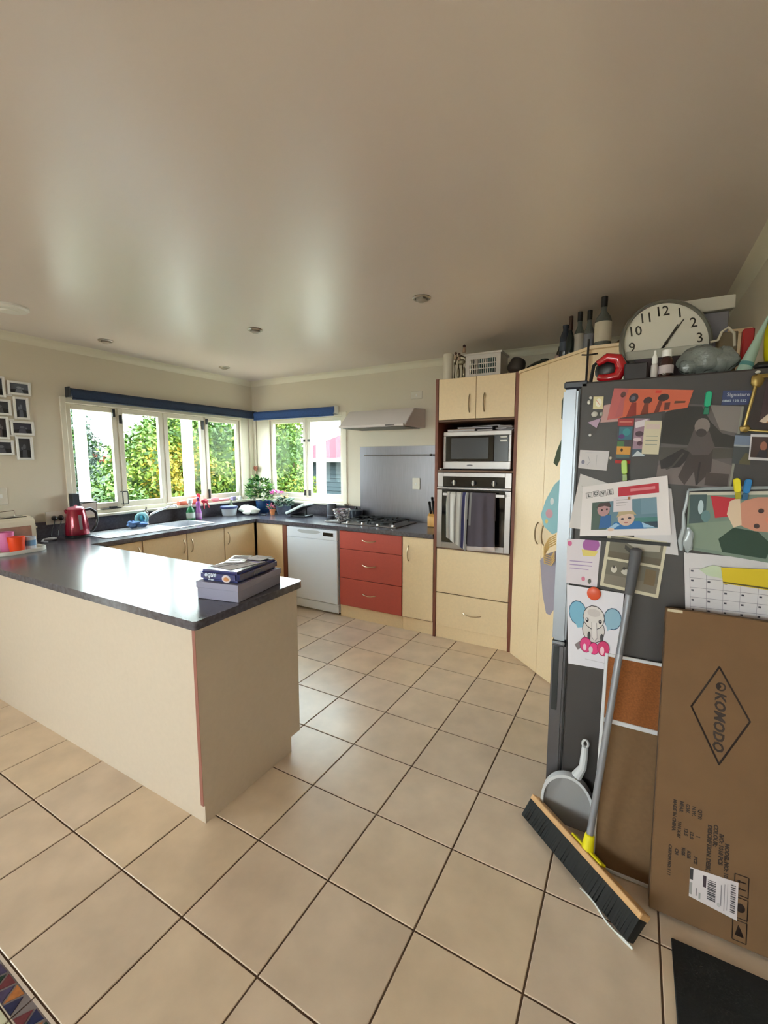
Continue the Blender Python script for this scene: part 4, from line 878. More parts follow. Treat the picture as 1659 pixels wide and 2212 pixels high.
# toaster
tt = thing('toaster', 'cream rounded toaster with steel side panel at the left end', 'toaster', (-1.42, .62, BT))
CRE = mat('cream_plastic', (222, 212, 192), .4)
m = MB(); pf = [(-.09, 0), (.09, 0), (.092, .13), (.078, .185), (.05, .208), (-.05, .208), (-.078, .185), (-.092, .13)]
def extr(m, pf, y0, y1, cx, cz, mt=None, ins=0.0):
    n = len(pf); vs = [(cx + x * (1 - ins), y, cz + z) for y in (y0, y1) for x, z in pf]; m.add(vs, [tuple(range(n)), tuple(range(n, 2 * n))[::-1]] + [(k, n + k, n + (k + 1) % n, (k + 1) % n) for k in range(n)], mt)
extr(m, pf, .43, .79, -1.43, BT + .006); m.build('body', CRE, tt, bevel=.012, seg=3)
m = MB(); m.box(-1.3385, -1.335, .47, .755, .955, 1.075); m.build('side_panel', mat('steel_rosy_reflection', (190, 150, 140), .25, .8, noise=.3, scale=14), tt, bevel=.002)  # pinkish reflection in the steel is put into its base colour
m = MB(); m.box(-1.475, -1.445, .47, .75, 1.1365, 1.1445); m.box(-1.415, -1.385, .47, .75, 1.1365, 1.1445); m.build('slot', mat('slot_dark', (60, 50, 44), .6), tt)
m = MB(); m.tube([(-1.40, .55, 1.14), (-1.40, .55, 1.19), (-1.40, .68, 1.195), (-1.40, .68, 1.14)], .003, 6); m.build('warming_rack', CHROME, tt)
m = MB(); m.box(-1.45, -1.41, .7955, .825, 1.04, 1.055); m.build('lever', CRE, tt, bevel=.004)
m = MB()
for x in (-1.50, -1.36):
    for y in (.46, .76): m.cyl((x, y, BT + .001), (x, y, BT + .007), .012)
m.build('foot', BLACKP, tt)
m = MB(); m.blob((-1.36, .885, .945), .03, .05, .012, None, 12, 8); m.tube([(-1.36, .84, .95), (-1.30, .80, .945), (-1.27, .83, .938)], .006, 6)
tag(m.build('strap', mat('grey_strap', (160, 160, 165), .4), None, (-1.36, .88, BT)), 'small grey strap beside the toaster', 'strap')
# white tray and cups
def rrect(cx, cy, hx, hy, r, a, n=6):
    p = []
    for sx, sy, a0 in ((1, 1, 0), (-1, 1, 90), (-1, -1, 180), (1, -1, 270)):
        for k in range(n + 1):
            t = math.radians(a0 + 90 * k / n); x = sx * (hx - r) + r * math.cos(t); y = sy * (hy - r) + r * math.sin(t); p.append((cx + x * math.cos(a) - y * math.sin(a), cy + x * math.sin(a) + y * math.cos(a)))
    return p
ty = thing('tray', 'round-cornered white tray holding cups near the left edge', 'tray', (-1.06, .56, BT))
m = MB(); m.prism(rrect(-1.07, .545, .115, .16, .09, .1), BT + .001, BT + .006); m.build('base', mat('tray_white', (226, 222, 214), .4), ty, bevel=.001)
m = MB(); o_ = rrect(-1.07, .545, .125, .17, .1, .1, 8); i_ = rrect(-1.07, .545, .114, .159, .09, .1, 8); n = len(o_)
m.add([(x, y, BT + .001) for x, y in o_] + [(x, y, BT + .026) for x, y in o_] + [(x, y, BT + .026) for x, y in i_] + [(x, y, BT + .006) for x, y in i_],
      [(k, (k + 1) % n, n + (k + 1) % n, n + k) for k in range(n)] + [(n + k, n + (k + 1) % n, 2 * n + (k + 1) % n, 2 * n + k) for k in range(n)] + [(2 * n + k, 2 * n + (k + 1) % n, 3 * n + (k + 1) % n, 3 * n + k) for k in range(n)]); m.build('rim', mat('tray_white', (226, 222, 214), .4), ty)
def cup(label, c, r, h, mt, hd_=True, sq=False, ang=0.0):
    t = thing('plastic_cup', label, 'cup', c, 0)
    MB().lathe([(r * .78, 0), (r * .8, .004), (r, h), (r * .93, h), (r * .74, .006), (0, .006)], c, 24).build('bowl', mt, t)
    if hd_:
        d = Vector((math.cos(ang), math.sin(ang), 0)); p = Vector(c); m = MB(); m.tube([p + d * r * .9 + Vector((0, 0, h * .85)), p + d * (r + .03) + Vector((0, 0, h * .8)), p + d * (r + .03) + Vector((0, 0, h * .4)), p + d * r * .86 + Vector((0, 0, h * .3))], .005, 8); m.build('handle', mt, t)
    return t
cup('bright orange plastic cup on the white tray', (-1.045, .545, BT + .0065), .052, .105, mat('orange_plastic', (240, 76, 30), .35), False)
cup('pink plastic cup behind the orange cup', (-1.135, .52, BT + .0065), .047, .135, mat('pink_cup', (232, 130, 190), .35, trans=.15), False)
t = thing('cup', 'blue and white patterned mug right of the orange cup', 'mug', (-1.07, .645, BT + .0065))
MB().lathe([(.026, 0), (.03, .004), (.032, .095), (.029, .095), (.026, .008), (0, .008)], (-1.055, .632, BT + .0065), 20).build('body', mat('mug_white', (206, 214, 226), .3), t)
m = MB(); m.lathe([(.0318, .03), (.0325, .07)], (-1.055, .632, BT + .0065), 20); m.build('band', mat('mug_blue', (110, 150, 190), .4), t)
m = MB(); m.blob((-1.11, .66, .975), .035, .03, .035, None, 16, 10, .06, 2); tag(m.build('bread_roll', mat('beige_roll', (206, 186, 160), .8), None, (-1.11, .66, BT + .0065)), 'small beige lump on the tray behind the mug', 'roll')

# shoebox and blue pack on the peninsula
A = Vector((.957, .484, 0)); B = Vector((1.190, .528, 0)); ux = (B - A).normalized(); uy = Vector((-ux.y, ux.x, 0)); O = Vector((.957, .484, BT + .001))
M = rot_to(O, ux, uy, Vector((0, 0, 1)))
GL = mat('lavender_grey_card', (150, 148, 172), .6)
bxx = thing('shoebox', 'lavender grey shoebox with lid on the end of the peninsula', 'box', (1.07, .68, BT))
MB().box(.003, .232, .003, .352, 0, .062, M=M).build('box_base', GL, bxx, bevel=.001)
MB().box(-.001, .236, -.001, .356, .052, .082, M=M).build('lid', GL, bxx, bevel=.0015)
NB = mat('navy_wrap', (26, 40, 108), .25, coat=.4, noise=.25, scale=14)
pk_ = thing('tissue_pack', 'navy blue plastic wrapped pack lying on the shoebox', 'pack', (1.07, .68, 1.013))
m = MB(); m.box(.008, .228, .01, .345, .084, .137, M=M); m.build('wrap', NB, pk_, bevel=.014, seg=3)
m = MB(); Mf = rot_to(M @ Vector((.11, .0088, .11)), ux, Vector((0, 0, 1)), -uy); Wt = ink((200, 216, 236))
text(m, 'eque', Mf @ Matrix.Translation((-.035, .008, 0)), .034, Wt, bold=.02, shear=.3); text(m, 'wraps', Mf @ Matrix.Translation((-.03, -.015, 0)), .014, Wt, bold=.02)
m.build('lettering', None, pk_, smooth=False); m = MB()
m.add([Mf @ Vector((.055 + .024 * math.cos(k * PI / 8), -.006 + .018 * math.sin(k * PI / 8), .0006)) for k in range(16)], [tuple(range(16))], ink((206, 196, 206)))
m.add([Mf @ Vector((.055 + .015 * math.cos(k * PI / 8), -.008 + .010 * math.sin(k * PI / 8), .0009)) for k in range(16)], [tuple(range(16))], ink((196, 132, 84)))
m.build('badge', None, pk_, smooth=False)
m = MB(); Mr = rot_to(M @ Vector((.2292, .16, .11)), uy, Vector((0, 0, 1)), ux); text(m, 'eque', Mr, .034, ink((120, 130, 150)), bold=.02, shear=.3); m.build('lettering', None, pk_, smooth=False)
def top_sheet(name, label, cx, cy, w_, h_, a, z, mt, shapes=(), cat='paper', group=None):
    Mx = M @ Matrix.Translation((cx, cy, z)) @ Matrix.Rotation(a, 4, 'Z'); m = MB()
    sheet(m, [Mx @ Vector(p) for p in ((-w_ / 2, h_ / 2, 0), (w_ / 2, h_ / 2, 0), (w_ / 2, -h_ / 2, 0), (-w_ / 2, -h_ / 2, 0))], .0015, mt, shapes)
    tag(m.build(name, None, None, Mx.translation, smooth=False), label, cat, group)
top_sheet('printed_sheet', 'white printed sheet with purple stripe on the navy pack', .12, .16, .15, .21, -.25, .1390, PAPER, [('r', .05, .1, .95, .2, (150, 140, 200)), ('r', .08, .3, .8, .34, (120, 120, 130)), ('r', .08, .45, .9, .49, (150, 150, 160)), ('r', .08, .6, .7, .64, (130, 130, 140)), ('p', [(.5, .05), (.62, .0), (.42, 1), (.3, 1)], (110, 90, 100))])
top_sheet('printed_sheet', 'glossy flyer partly under the striped sheet on the navy pack', .06, .24, .10, .16, .35, .1418, mat('glossy_grey', (176, 170, 178), .2), [('r', .1, .1, .9, .5, (120, 104, 110)), ('r', .1, .6, .7, .8, (214, 210, 206))])
top_sheet('envelope', 'white envelope at the back of the navy pack', .15, .285, .10, .09, -.1, .1446, PAPER, [('l', [(0, 0), (.5, .55), (1, 0)], .0012, (150, 150, 156))])
# ================================================================ FRIDGE AND EVERYTHING ROUND IT
FYp = 1.13
fr_ = thing('fridge', 'tall dark grey fridge freezer with steel door edges covered in papers', 'fridge', (2.8, 1.44, 0))
MB().box(2.512, 3.17, FYp, 1.76, .045, 1.885).build('body', DARKGREY, fr_, bevel=.006)
DST = mat('door_steel', (150, 154, 162), .38, .7)
DST2 = mat('door_steel_shaded', (96, 94, 98), .4, .6)  # darker copy of the door steel; dimness low down is put into the colour
for z0, z1 in ((.80, 1.862), (.06, .785)):
    m = MB(); m.box(2.448, 2.504, FYp - .001, 1.762, z0, z1); d = m.build('door', DST if z0 > .5 else DST2, fr_, bevel=.008, seg=2)
m = MB(); m.box(2.505, 2.5115, FYp + .004, 1.756, .06, 1.862); m.build('door_seal', BLACKP, fr_)
m = MB(); m.box(2.456, 2.480, FYp - .003, FYp + .0, .485, .775); m.build('handle_recess', mat('recess_black', (30, 34, 36), .3), fr_, bevel=.001)
m = MB(); m.box(2.449, 2.54, FYp + .0, FYp + .07, 1.8635, 1.893); m.build('hinge_cover', mat('hinge_navy', (40, 44, 58), .35), fr_, bevel=.006)
m = MB(); m.box(2.449, 2.50, FYp - .0015, 1.76, .787, .798); m.build('door_gap', mat('gap_chrome', (120, 120, 124), .2, .9), fr_)
m = MB(); m.box(2.456, 3.16, FYp + .006, 1.74, .012, .044); m.build('plinth', BLACKP, fr_)
m = MB()
for x in (2.50, 3.1): m.cyl((x, 1.2, 0), (x, 1.2, .012), .018); m.cyl((x, 1.68, 0), (x, 1.68, .012), .018)
m.build('foot', BLACKP, fr_)
fcount = [0]
def fs(name, label, cat, c, layer, paper, shapes=(), thick=.0012, group=None):
    y = FYp - .0035 - layer * .0042
    m = MB(); cc = [(x, y, z) for x, z in c]; sheet(m, cc, thick, paper, shapes)
    cx = sum(p[0] for p in cc) / 4; cz = sum(p[2] for p in cc) / 4
    return tag(m.build(name, None, None, (cx, y, cz), smooth=False), label, cat, group)
GR = ink((104, 100, 104))
# orange painting
fs('childs_painting', 'orange painted card with dark figures at the top of the fridge side', 'painting', [(2.632, 1.852), (2.886, 1.826), (2.872, 1.765), (2.614, 1.733)], 1, mat('orange_paint', (206, 106, 82), .8), [
    ('p', [(0, 0), (.2, .0), (.14, 1), (0, 1)], (186, 96, 96)), ('e', .14, .2, .035, .1, (86, 50, 50)), ('p', [(.1, .95), (.20, .95), (.17, .3), (.12, .3)], (176, 92, 96)),
    ('e', .29, .33, .06, .17, (50, 36, 46)), ('e', .285, .34, .03, .08, (96, 96, 112)), ('p', [(.25, 1), (.38, 1), (.34, .5), (.28, .5)], (136, 40, 30)),
    ('e', .48, .45, .055, .14, (52, 26, 28)), ('p', [(.43, 1), (.53, 1), (.5, .55), (.45, .55)], (120, 52, 34)),
    ('e', .67, .36, .07, .17, (46, 34, 34)), ('p', [(.6, 1.0), (.66, 1.0), (.67, .5), (.62, .5)], (110, 46, 36)), ('p', [(.72, .95), (.78, .95), (.77, .6), (.7, .6)], (90, 42, 34)), ('p', [(.82, .55), (.95, .6), (.95, .7), (.82, .68)], (96, 56, 34)), ('r', .55, .05, .62, .16, (206, 60, 48))])
fs('card', 'pink edged card peeping out below the left end of the orange painting', 'card', [(2.600, 1.790), (2.66, 1.80), (2.655, 1.726), (2.59, 1.724)], 0, mat('pinkish_paper', (196, 160, 160), .8))
# alphabet strip, squares
fs('sticker_strip', 'narrow strip of red teal and yellow square stickers', 'stickers', [(2.652, 1.737), (2.706, 1.735), (2.702, 1.563), (2.650, 1.565)], 0, mat('strip_grey', (78, 76, 84), .7), [
    ('r', .0, .0, 1, .16, (160, 54, 58)), ('r', .1, .06, .9, .09, (200, 120, 110)), ('r', .12, .19, .95, .47, (60, 110, 130)), ('e', .6, .3, .25, .08, (60, 140, 150)), ('e', .3, .4, .2, .05, (90, 60, 120)), ('r', .05, .5, .5, .62, (80, 120, 80)), ('r', .05, .62, .95, .80, (206, 150, 70)), ('e', .38, .7, .08, .04, (60, 40, 30)), ('r', .05, .8, .9, .88, (80, 104, 104)), ('r', .0, .93, 1, 1, (176, 40, 40))])
fs('photo_strip', 'mauve and white patterned photo strip next to the stickers', 'photo', [(2.709, 1.735), (2.757, 1.732), (2.750, 1.590), (2.706, 1.590)], 0, mat('mauve_photo', (150, 120, 140), .5), [
    ('p', [(0, .1), (.9, .0), (.7, .2), (.1, .25)], (214, 204, 214)), ('e', .4, .4, .3, .07, (70, 50, 66)), ('e', .3, .55, .3, .05, (206, 184, 196)), ('e', .5, .65, .2, .06, (80, 50, 66)), ('r', .0, .8, 1, 1, (60, 80, 100)), ('p', [(0, 1), (.4, .84), (1, .98)], (190, 200, 210))])
fs('paper_note', 'small white printed note below the orange painting', 'note', [(2.742, 1.725), (2.797, 1.722), (2.793, 1.598), (2.738, 1.600)], 1, CREAMPAPER, [('r', .15, .45, .85, .47, (130, 140, 134)), ('r', .15, .58, .85, .6, (130, 140, 134)), ('r', .15, .7, .85, .72, (130, 140, 134)), ('r', .1, .1, .9, .25, (206, 186, 184))])
# large black and white photo
fs('photograph', 'large black and white photo print under the green peg', 'photo', [(2.806, 1.786), (3.034, 1.760), (3.018, 1.475), (2.790, 1.492)], 0, mat('bw_mid', (92, 86, 86), .5), [
    ('p', [(.58, 0), (1, 0), (.98, .32), (.75, .29)], (128, 121, 120)), ('p', [(0, 0), (.2, 0), (0, .12)], (128, 121, 120)), ('p', [(0, .12), (.2, .03), (.48, .02), (.48, .5), (0, .5)], (46, 43, 41)), ('p', [(.48, .02), (.62, .2), (.62, .5), (.48, .5)], (46, 43, 41)), ('p', [(.62, .2), (.78, .33), (1, .37), (1, .5), (.62, .5)], (46, 43, 41)), ('p', [(0, .55), (1, .5), (1, .62), (0, .72)], (74, 70, 66)),
    ('p', [(0, .78), (.6, .62), (1, .72), (1, 1), (0, 1)], (112, 102, 102)), ('p', [(.02, .72), (.3, .55), (.45, .6), (.3, .78), (.05, .82)], (40, 34, 36)), ('p', [(.3, .9), (.42, .55), (.7, .5), (.72, .8), (.55, 1), (.5, .82), (.4, 1)], (62, 52, 52)),
    ('p', [(.36, .55), (.42, .3), (.6, .28), (.72, .5), (.66, .6), (.45, .62)], (84, 76, 76)), ('e', .52, .26, .10, .1, (128, 118, 116)), ('e', .52, .34, .07, .05, (60, 50, 52)), ('l', [(.33, .6), (.2, .78), (.12, .82)], .006, (70, 64, 62)), ('l', [(.56, .7), (.56, .98)], .006, (40, 34, 36)), ('r', .66, .82, .95, .98, (70, 60, 58)), ('r', .97, .0, 1, 1, (140, 140, 130))])
# blue magnet card with two text lines
m = MB(); y_ = FYp - .004; sheet(m, [(2.972, y_, 1.818), (3.083, y_, 1.810), (3.083, y_, 1.764), (2.970, y_, 1.768)], .0015, mat('navy_magnet', (42, 56, 104), .4), [])
Ml = rot_to((3.015, y_ - .0006, 1.801), (1, 0, -.05), (.05, 0, 1), (0, -1, 0)); text(m, 'Signature', Ml, .017, ink((176, 180, 196)), bold=.01); text(m, '0800 123 552', Ml @ Matrix.Translation((-.008, -.021, 0)), .012, ink((176, 190, 206)), bold=.02)
tag(m.build('fridge_magnet', None, None, (3.03, y_, 1.79), smooth=False), 'navy blue rectangular magnet with white lettering at upper right of fridge', 'magnet')
# gold framed picture at the right edge
t = thing('gold_frame', 'gold photo frame with ornate corner at the right picture edge', 'picture frame', (3.12, FYp, 1.76))
y_ = FYp - .017
GOLD = mat('gold', (156, 132, 76), .38, .7)
pts = [(3.062, 1.855), (3.036, 1.680), (3.165, 1.66), (3.165, 1.86)]
m = MB(); m.add([(x, FYp - .002, z) for x, z in pts] + [(x, y_, z) for x, z in pts], [(0, 1, 2, 3), (7, 6, 5, 4), (0, 4, 5, 1), (1, 5, 6, 2), (2, 6, 7, 3), (3, 7, 4, 0)]); m.build('backing', mat('frame_dark', (40, 26, 24), .5), t)
m = MB(); m.tube([(3.062, y_, 1.855), (3.036, y_, 1.680), (3.165, y_, 1.665)], .006, 8); m.tube([(3.062, y_, 1.855), (3.165, y_, 1.86)], .008, 8); m.blob((3.060, y_, 1.842), .018, .012, .022, None, 14, 8, .15, 2); m.blob((3.040, y_, 1.684), .016, .01, .012, None, 14, 8, .15, 4); m.build('moulding', GOLD, t)
m = MB(); sheet(m, [(3.085, y_ - .001, 1.835), (3.16, y_ - .001, 1.835), (3.16, y_ - .001, 1.70), (3.075, y_ - .001, 1.70)], .001, ink((60, 40, 44)), [('p', [(.3, .0), (1, 0), (1, .45), (.35, .5)], (186, 170, 176)), ('p', [(.1, 1), (.6, .5), (1, .45), (1, 1)], (170, 110, 70)), ('p', [(0, .95), (.5, .6), (.6, .75), (.2, 1)], (206, 186, 170))]); m.build('picture', None, t, smooth=False)
fs('photograph', 'dark photo with pale blue sky left of the group photo', 'photo', [(3.016, 1.668), (3.066, 1.664), (3.064, 1.560), (3.014, 1.565)], 1, mat('dusk_photo', (58, 62, 66), .4), [('r', 0, .05, 1, .42, (110, 124, 150)), ('r', 0, .36, 1, .42, (150, 156, 164)), ('p', [(.4, .9), (.7, .6), (1, .7), (1, 1), (.4, 1)], (88, 84, 60))])
fs('photograph', 'small colour photo of two people at the right edge', 'photo', [(3.058, 1.665), (3.15, 1.660), (3.15, 1.572), (3.058, 1.578)], 2, PAPER, [('r', .04, .1, .96, .9, (64, 44, 40)), ('e', .4, .45, .1, .18, (150, 96, 76)), ('e', .68, .4, .1, .18, (146, 92, 72)), ('p', [(.2, .9), (.55, .9), (.5, .6), (.3, .6)], (40, 34, 44)), ('p', [(.55, .9), (.85, .9), (.78, .55), (.6, .55)], (90, 52, 44))])
# white notes and magnets on the left
fs('paper_note', 'small white note with faint drawing, high on the left', 'note', [(2.522, 1.618), (2.628, 1.612), (2.622, 1.535), (2.518, 1.545)], 0, PAPER, [('e', .15, .65, .06, .12, (130, 130, 156)), ('l', [(.3, .3), (.4, .6), (.3, .8)], .0015, (150, 150, 166)), ('l', [(.6, .2), (.62, .8)], .0015, (166, 166, 176)), ('r', .2, .1, .8, .13, (190, 190, 200))])
fs('paper_note', 'large slanting pale sheet behind the calendar with square lettering', 'note', [(2.528, 1.522), (2.66, 1.475), (2.63, 1.29), (2.494, 1.298)], 1, mat('slant_paper', (206, 202, 204), .8), [('l', [(.1, .2), (.9, .4)], .002, (180, 176, 170)), ('l', [(.1, .3), (.9, .5)], .001, (186, 182, 176))])
fs('paper_sheet', 'white sheet whose right corner sticks out below the calendar', 'paper', [(2.70, 1.50), (2.842, 1.47), (2.880, 1.222), (2.74, 1.23)], 1, PAPER, [])
# family calendar page
m = MB(); y_ = FYp - .020
C = [(2.540, y_, 1.488), (2.828, y_, 1.532), (2.853, y_, 1.300), (2.540, y_, 1.262)]
C = [(2.5415, y_, 1.470), (2.826, y_, 1.520), (2.851, y_, 1.299), (2.5385, y_, 1.268)]
sheet(m, C, .004, mat('calendar_paper', (222, 216, 220), .7), [
    ('r', .44, .10, .90, .27, (182, 40, 60)), ('r', .58, .15, .86, .20, (206, 120, 130)), ('r', .13, .34, .87, .88, (96, 128, 146)), ('r', .13, .34, .34, .88, (70, 90, 84)), ('r', .7, .34, .87, .62, (110, 140, 160)), ('r', .55, .68, .87, .76, (70, 124, 124)), ('r', .55, .76, .87, .86, (44, 66, 84)),
    ('p', [(.22, .86), (.36, .84), (.36, .6), (.24, .6)], (44, 96, 156)), ('e', .27, .49, .075, .13, (176, 136, 140)), ('p', [(.18, .45), (.22, .36), (.34, .36), (.36, .46), (.28, .42)], (72, 54, 56)), ('e', .25, .5, .012, .02, (60, 40, 44)), ('e', .31, .49, .012, .02, (60, 40, 44)),
    ('p', [(.34, .88), (.4, .74), (.68, .74), (.76, .88)], (36, 104, 168)), ('p', [(.3, .88), (.42, .76), (.46, .8), (.36, .9)], (150, 186, 216)), ('p', [(.7, .76), (.84, .86), (.72, .86)], (150, 186, 216)), ('e', .53, .68, .095, .14, (206, 178, 166)), ('p', [(.42, .66), (.45, .54), (.6, .53), (.65, .63), (.56, .6), (.48, .62)], (176, 158, 126)), ('e', .49, .69, .018, .02, (66, 60, 70)), ('e', .57, .68, .018, .02, (66, 60, 70)), ('e', .53, .76, .025, .012, (170, 110, 110)),
    ('e', .36, .88, .04, .03, (214, 186, 170)), ('r', .385, .28, .60, .55, (212, 204, 212)), ('r', .42, .33, .56, .34, (150, 146, 154)), ('r', .42, .38, .55, .39, (150, 146, 154)), ('r', .42, .43, .53, .44, (150, 146, 154)), ('r', .55, .29, .58, .34, (160, 110, 70))])
TLv, TRv = Vector(C[0]), Vector(C[1]); ud = (TRv - TLv).normalized(); vd = Vector((0, -1, 0)).cross(ud) * -1
vd = ud.cross(Vector((0, -1, 0))) * -1
if vd.z < 0: vd = -vd
for k, ch in enumerate('LOVE'):
    p = TLv + (TRv - TLv) * (.085 + .088 * k) + Vector((0, -.0020, -.038 + (.003 if k % 2 else 0))); Mt = rot_to(p, ud, vd, (0, -1, 0))
    m.add([Mt @ Vector(q) for q in ((-.011, -.011, -.0008), (.011, -.011, -.0008), (.011, .011, -.0008), (-.011, .011, -.0008))], [(0, 1, 2, 3)], ink((60, 60, 64)))
    m.add([Mt @ Vector(q) for q in ((-.0098, -.0098, -.0006), (.0098, -.0098, -.0006), (.0098, .0098, -.0006), (-.0098, .0098, -.0006))], [(0, 1, 2, 3)], ink((200, 196, 200)))
    text(m, ch, Mt, .020, ink((60, 60, 66)), bold=.02, ext=.0002)
m.box(2.54, 2.851, y_ + .001, y_ + .004, 1.255, 1.2675, ink((24, 24, 28)))
tag(m.build('photo_calendar', None, None, (2.69, y_, 1.39), smooth=False), 'white photo calendar with two children in blue and square tile lettering', 'calendar')
# pegs
def peg(label, x, z, c, y, L=.05, tilt=0.0, w_=.010, clear=True):
    t = thing('magnetic_peg', label, 'peg', (x, y, z)); M = Matrix.Translation((x, y, z)) @ Matrix.Rotation(tilt, 4, 'Y')
    mt = mat('peg_%d_%d_%d' % c, c, .3); m = MB(); m.prism(rrect(0, 0, w_, L * .5, w_ * .9, 0, 4), 0, .010, M=M @ Matrix.Rotation(PI / 2, 4, 'X')); m.build('grip', mt, t, bevel=.002)
    m = MB(); m.box(-w_ * .8, w_ * .8, -.006, -.001, -L * .95, -L * .5, M=M); m.build('jaw', mat('peg_jaw_%d_%d_%d' % c, tuple(int(v * .75 + 20) for v in c), .25, trans=.3), t, bevel=.001)
    m = MB(); m.cyl(M @ Vector((-w_, -.004, -L * .35)), M @ Vector((w_, -.004, -L * .35)), .0035); m.build('spring', CHROME, t)
peg('green peg holding the black and white photo', 2.930, 1.790, (24, 168, 128), FYp - .010, .055, .05)
peg('lime green peg holding the photo calendar', 2.684, 1.550, (150, 190, 44), FYp - .027, .055, -.08)
peg('yellow peg above the crinkled photo wrap', 3.030, 1.490, (226, 214, 30), FYp - .030, .05, -.15)
peg('blue peg beside the yellow peg', 3.058, 1.488, (30, 120, 186), FYp - .030, .05, .1)
# small magnets
def blobmag(label, x, z, rx, rz_, mt, k='magnet'):
    m = MB(); m.blob((x, FYp - .006, z), rx, .006, rz_, None, 14, 8, .04, int(x * 100)); tag(m.build('fridge_magnet', mt, None, (x, FYp, z)), label, k)
m = MB(); sheet(m, [(2.561, FYp - .006, 1.826), (2.597, FYp - .006, 1.824), (2.597, FYp - .006, 1.776), (2.561, FYp - .006, 1.778)], .005, mat('cream_magnet', (214, 204, 160), .5), [('e', .55, .5, .3, .35, (236, 232, 220)), ('l', [(.3, .3), (.7, .7)], .002, (206, 120, 110))])
tag(m.build('fridge_magnet', None, None, (2.58, FYp - .004, 1.8)), 'square cream magnet with white flower, upper left', 'magnet')
WM = mat('white_magnet', (206, 204, 200), .5)
blobmag('tiny white round magnet left of the cream square one, upper', 2.551, 1.822, .006, .006, WM); blobmag('tiny white blob magnet left of the cream square magnet, lower pair', 2.546, 1.805, .007, .009, WM)
blobmag('shell white magnet just under the square cream magnet', 2.568, 1.757, .012, .011, WM); blobmag('small pale magnet right of the shell magnet', 2.592, 1.757, .006, .008, mat('pale_mag', (176, 180, 170), .5))
m = MB(); m.prism([(2.545, 1.726), (2.592, 1.742), (2.578, 1.703)], FYp - .006, FYp - .0015, M=Matrix(((1, 0, 0, 0), (0, 0, 1, 0), (0, 1, 0, 0), (0, 0, 0, 1)))); tag(m.build('fridge_magnet', mat('lilac_magnet', (176, 150, 176), .5), None, (2.57, FYp, 1.72)), 'lilac triangle shaped magnet under the shell magnet', 'magnet')
blobmag('single white dot magnet below the lilac triangle', 2.556, 1.676, .006, .006, mat('dot_white', (226, 226, 230), .4)); blobmag('white dot magnet beside the faint drawing note', 2.634, 1.585, .005, .006, WM); blobmag('lone pale dot magnet near the top right of the fridge side', 3.062, 1.872, .008, .005, WM)
# pink flower note, double photo mount, elephant
fs('thank_you_note', 'lined note with purple flower above the elephant drawing', 'note', [(2.490, 1.250), (2.617, 1.258), (2.612, 1.060), (2.494, 1.062)], 0, mat('lilac_paper', (214, 206, 216), .8), [('e', .08, .1, .07, .06, (206, 100, 150)), ('e', .72, .12, .25, .16, (160, 90, 160)), ('p', [(.45, .22), (.95, .25), (.85, .36), (.5, .36)], (214, 196, 110)), ('r', .1, .48, .8, .5, (150, 130, 176)), ('r', .1, .56, .8, .58, (150, 130, 176)), ('r', .1, .64, .7, .66, (160, 140, 180)), ('e', .55, .86, .06, .05, (206, 120, 150)), ('e', .75, .9, .05, .05, (90, 96, 90))])
t = thing('photo_mount', 'cream mount with two old sepia photos behind the broom handle', 'picture frame', (2.72, FYp, 1.16))
m = MB(); y_ = FYp - .0085; c_ = [(2.640, y_, 1.285), (2.842, y_, 1.270), (2.826, y_, 1.048), (2.622, y_, 1.070)]
sheet(m, c_, .003, CREAMPAPER, []); m.build('mount', None, t, smooth=False)
def lerp4(c, u, v): A_, B_, C_, D_ = [Vector(p) for p in c]; return (A_ * (1 - u) + B_ * u) * (1 - v) + (D_ * (1 - u) + C_ * u) * v
for (u0, v0, u1, v1, sp) in ((.06, .03, .95, .43, [('p', [(.3, .2), (.6, .5), (.95, .4), (.95, .1), (.5, .05)], (176, 170, 160)), ('p', [(.3, .3), (.5, .6), (.45, .7), (.3, .5)], (56, 52, 46)), ('r', 0, .7, 1, 1, (92, 84, 68))]),
                             (.06, .48, .95, .94, [('r', 0, .6, 1, 1, (120, 112, 100)), ('e', .16, .35, .06, .14, (206, 200, 190)), ('e', .42, .38, .12, .12, (196, 190, 180)), ('e', .15, .25, .03, .06, (60, 54, 50)), ('e', .35, .24, .03, .06, (60, 54, 50)), ('r', .75, .1, .95, .7, (110, 92, 64))])):
    q = [lerp4(c_, a_, b_) + Vector((0, -.0012, 0)) for a_, b_ in ((u0, v0), (u1, v0), (u1, v1), (u0, v1))]; m = MB(); sheet(m, q, .0008, mat('sepia_photo', (104, 98, 84), .5), sp); m.build('photo', None, t, smooth=False)
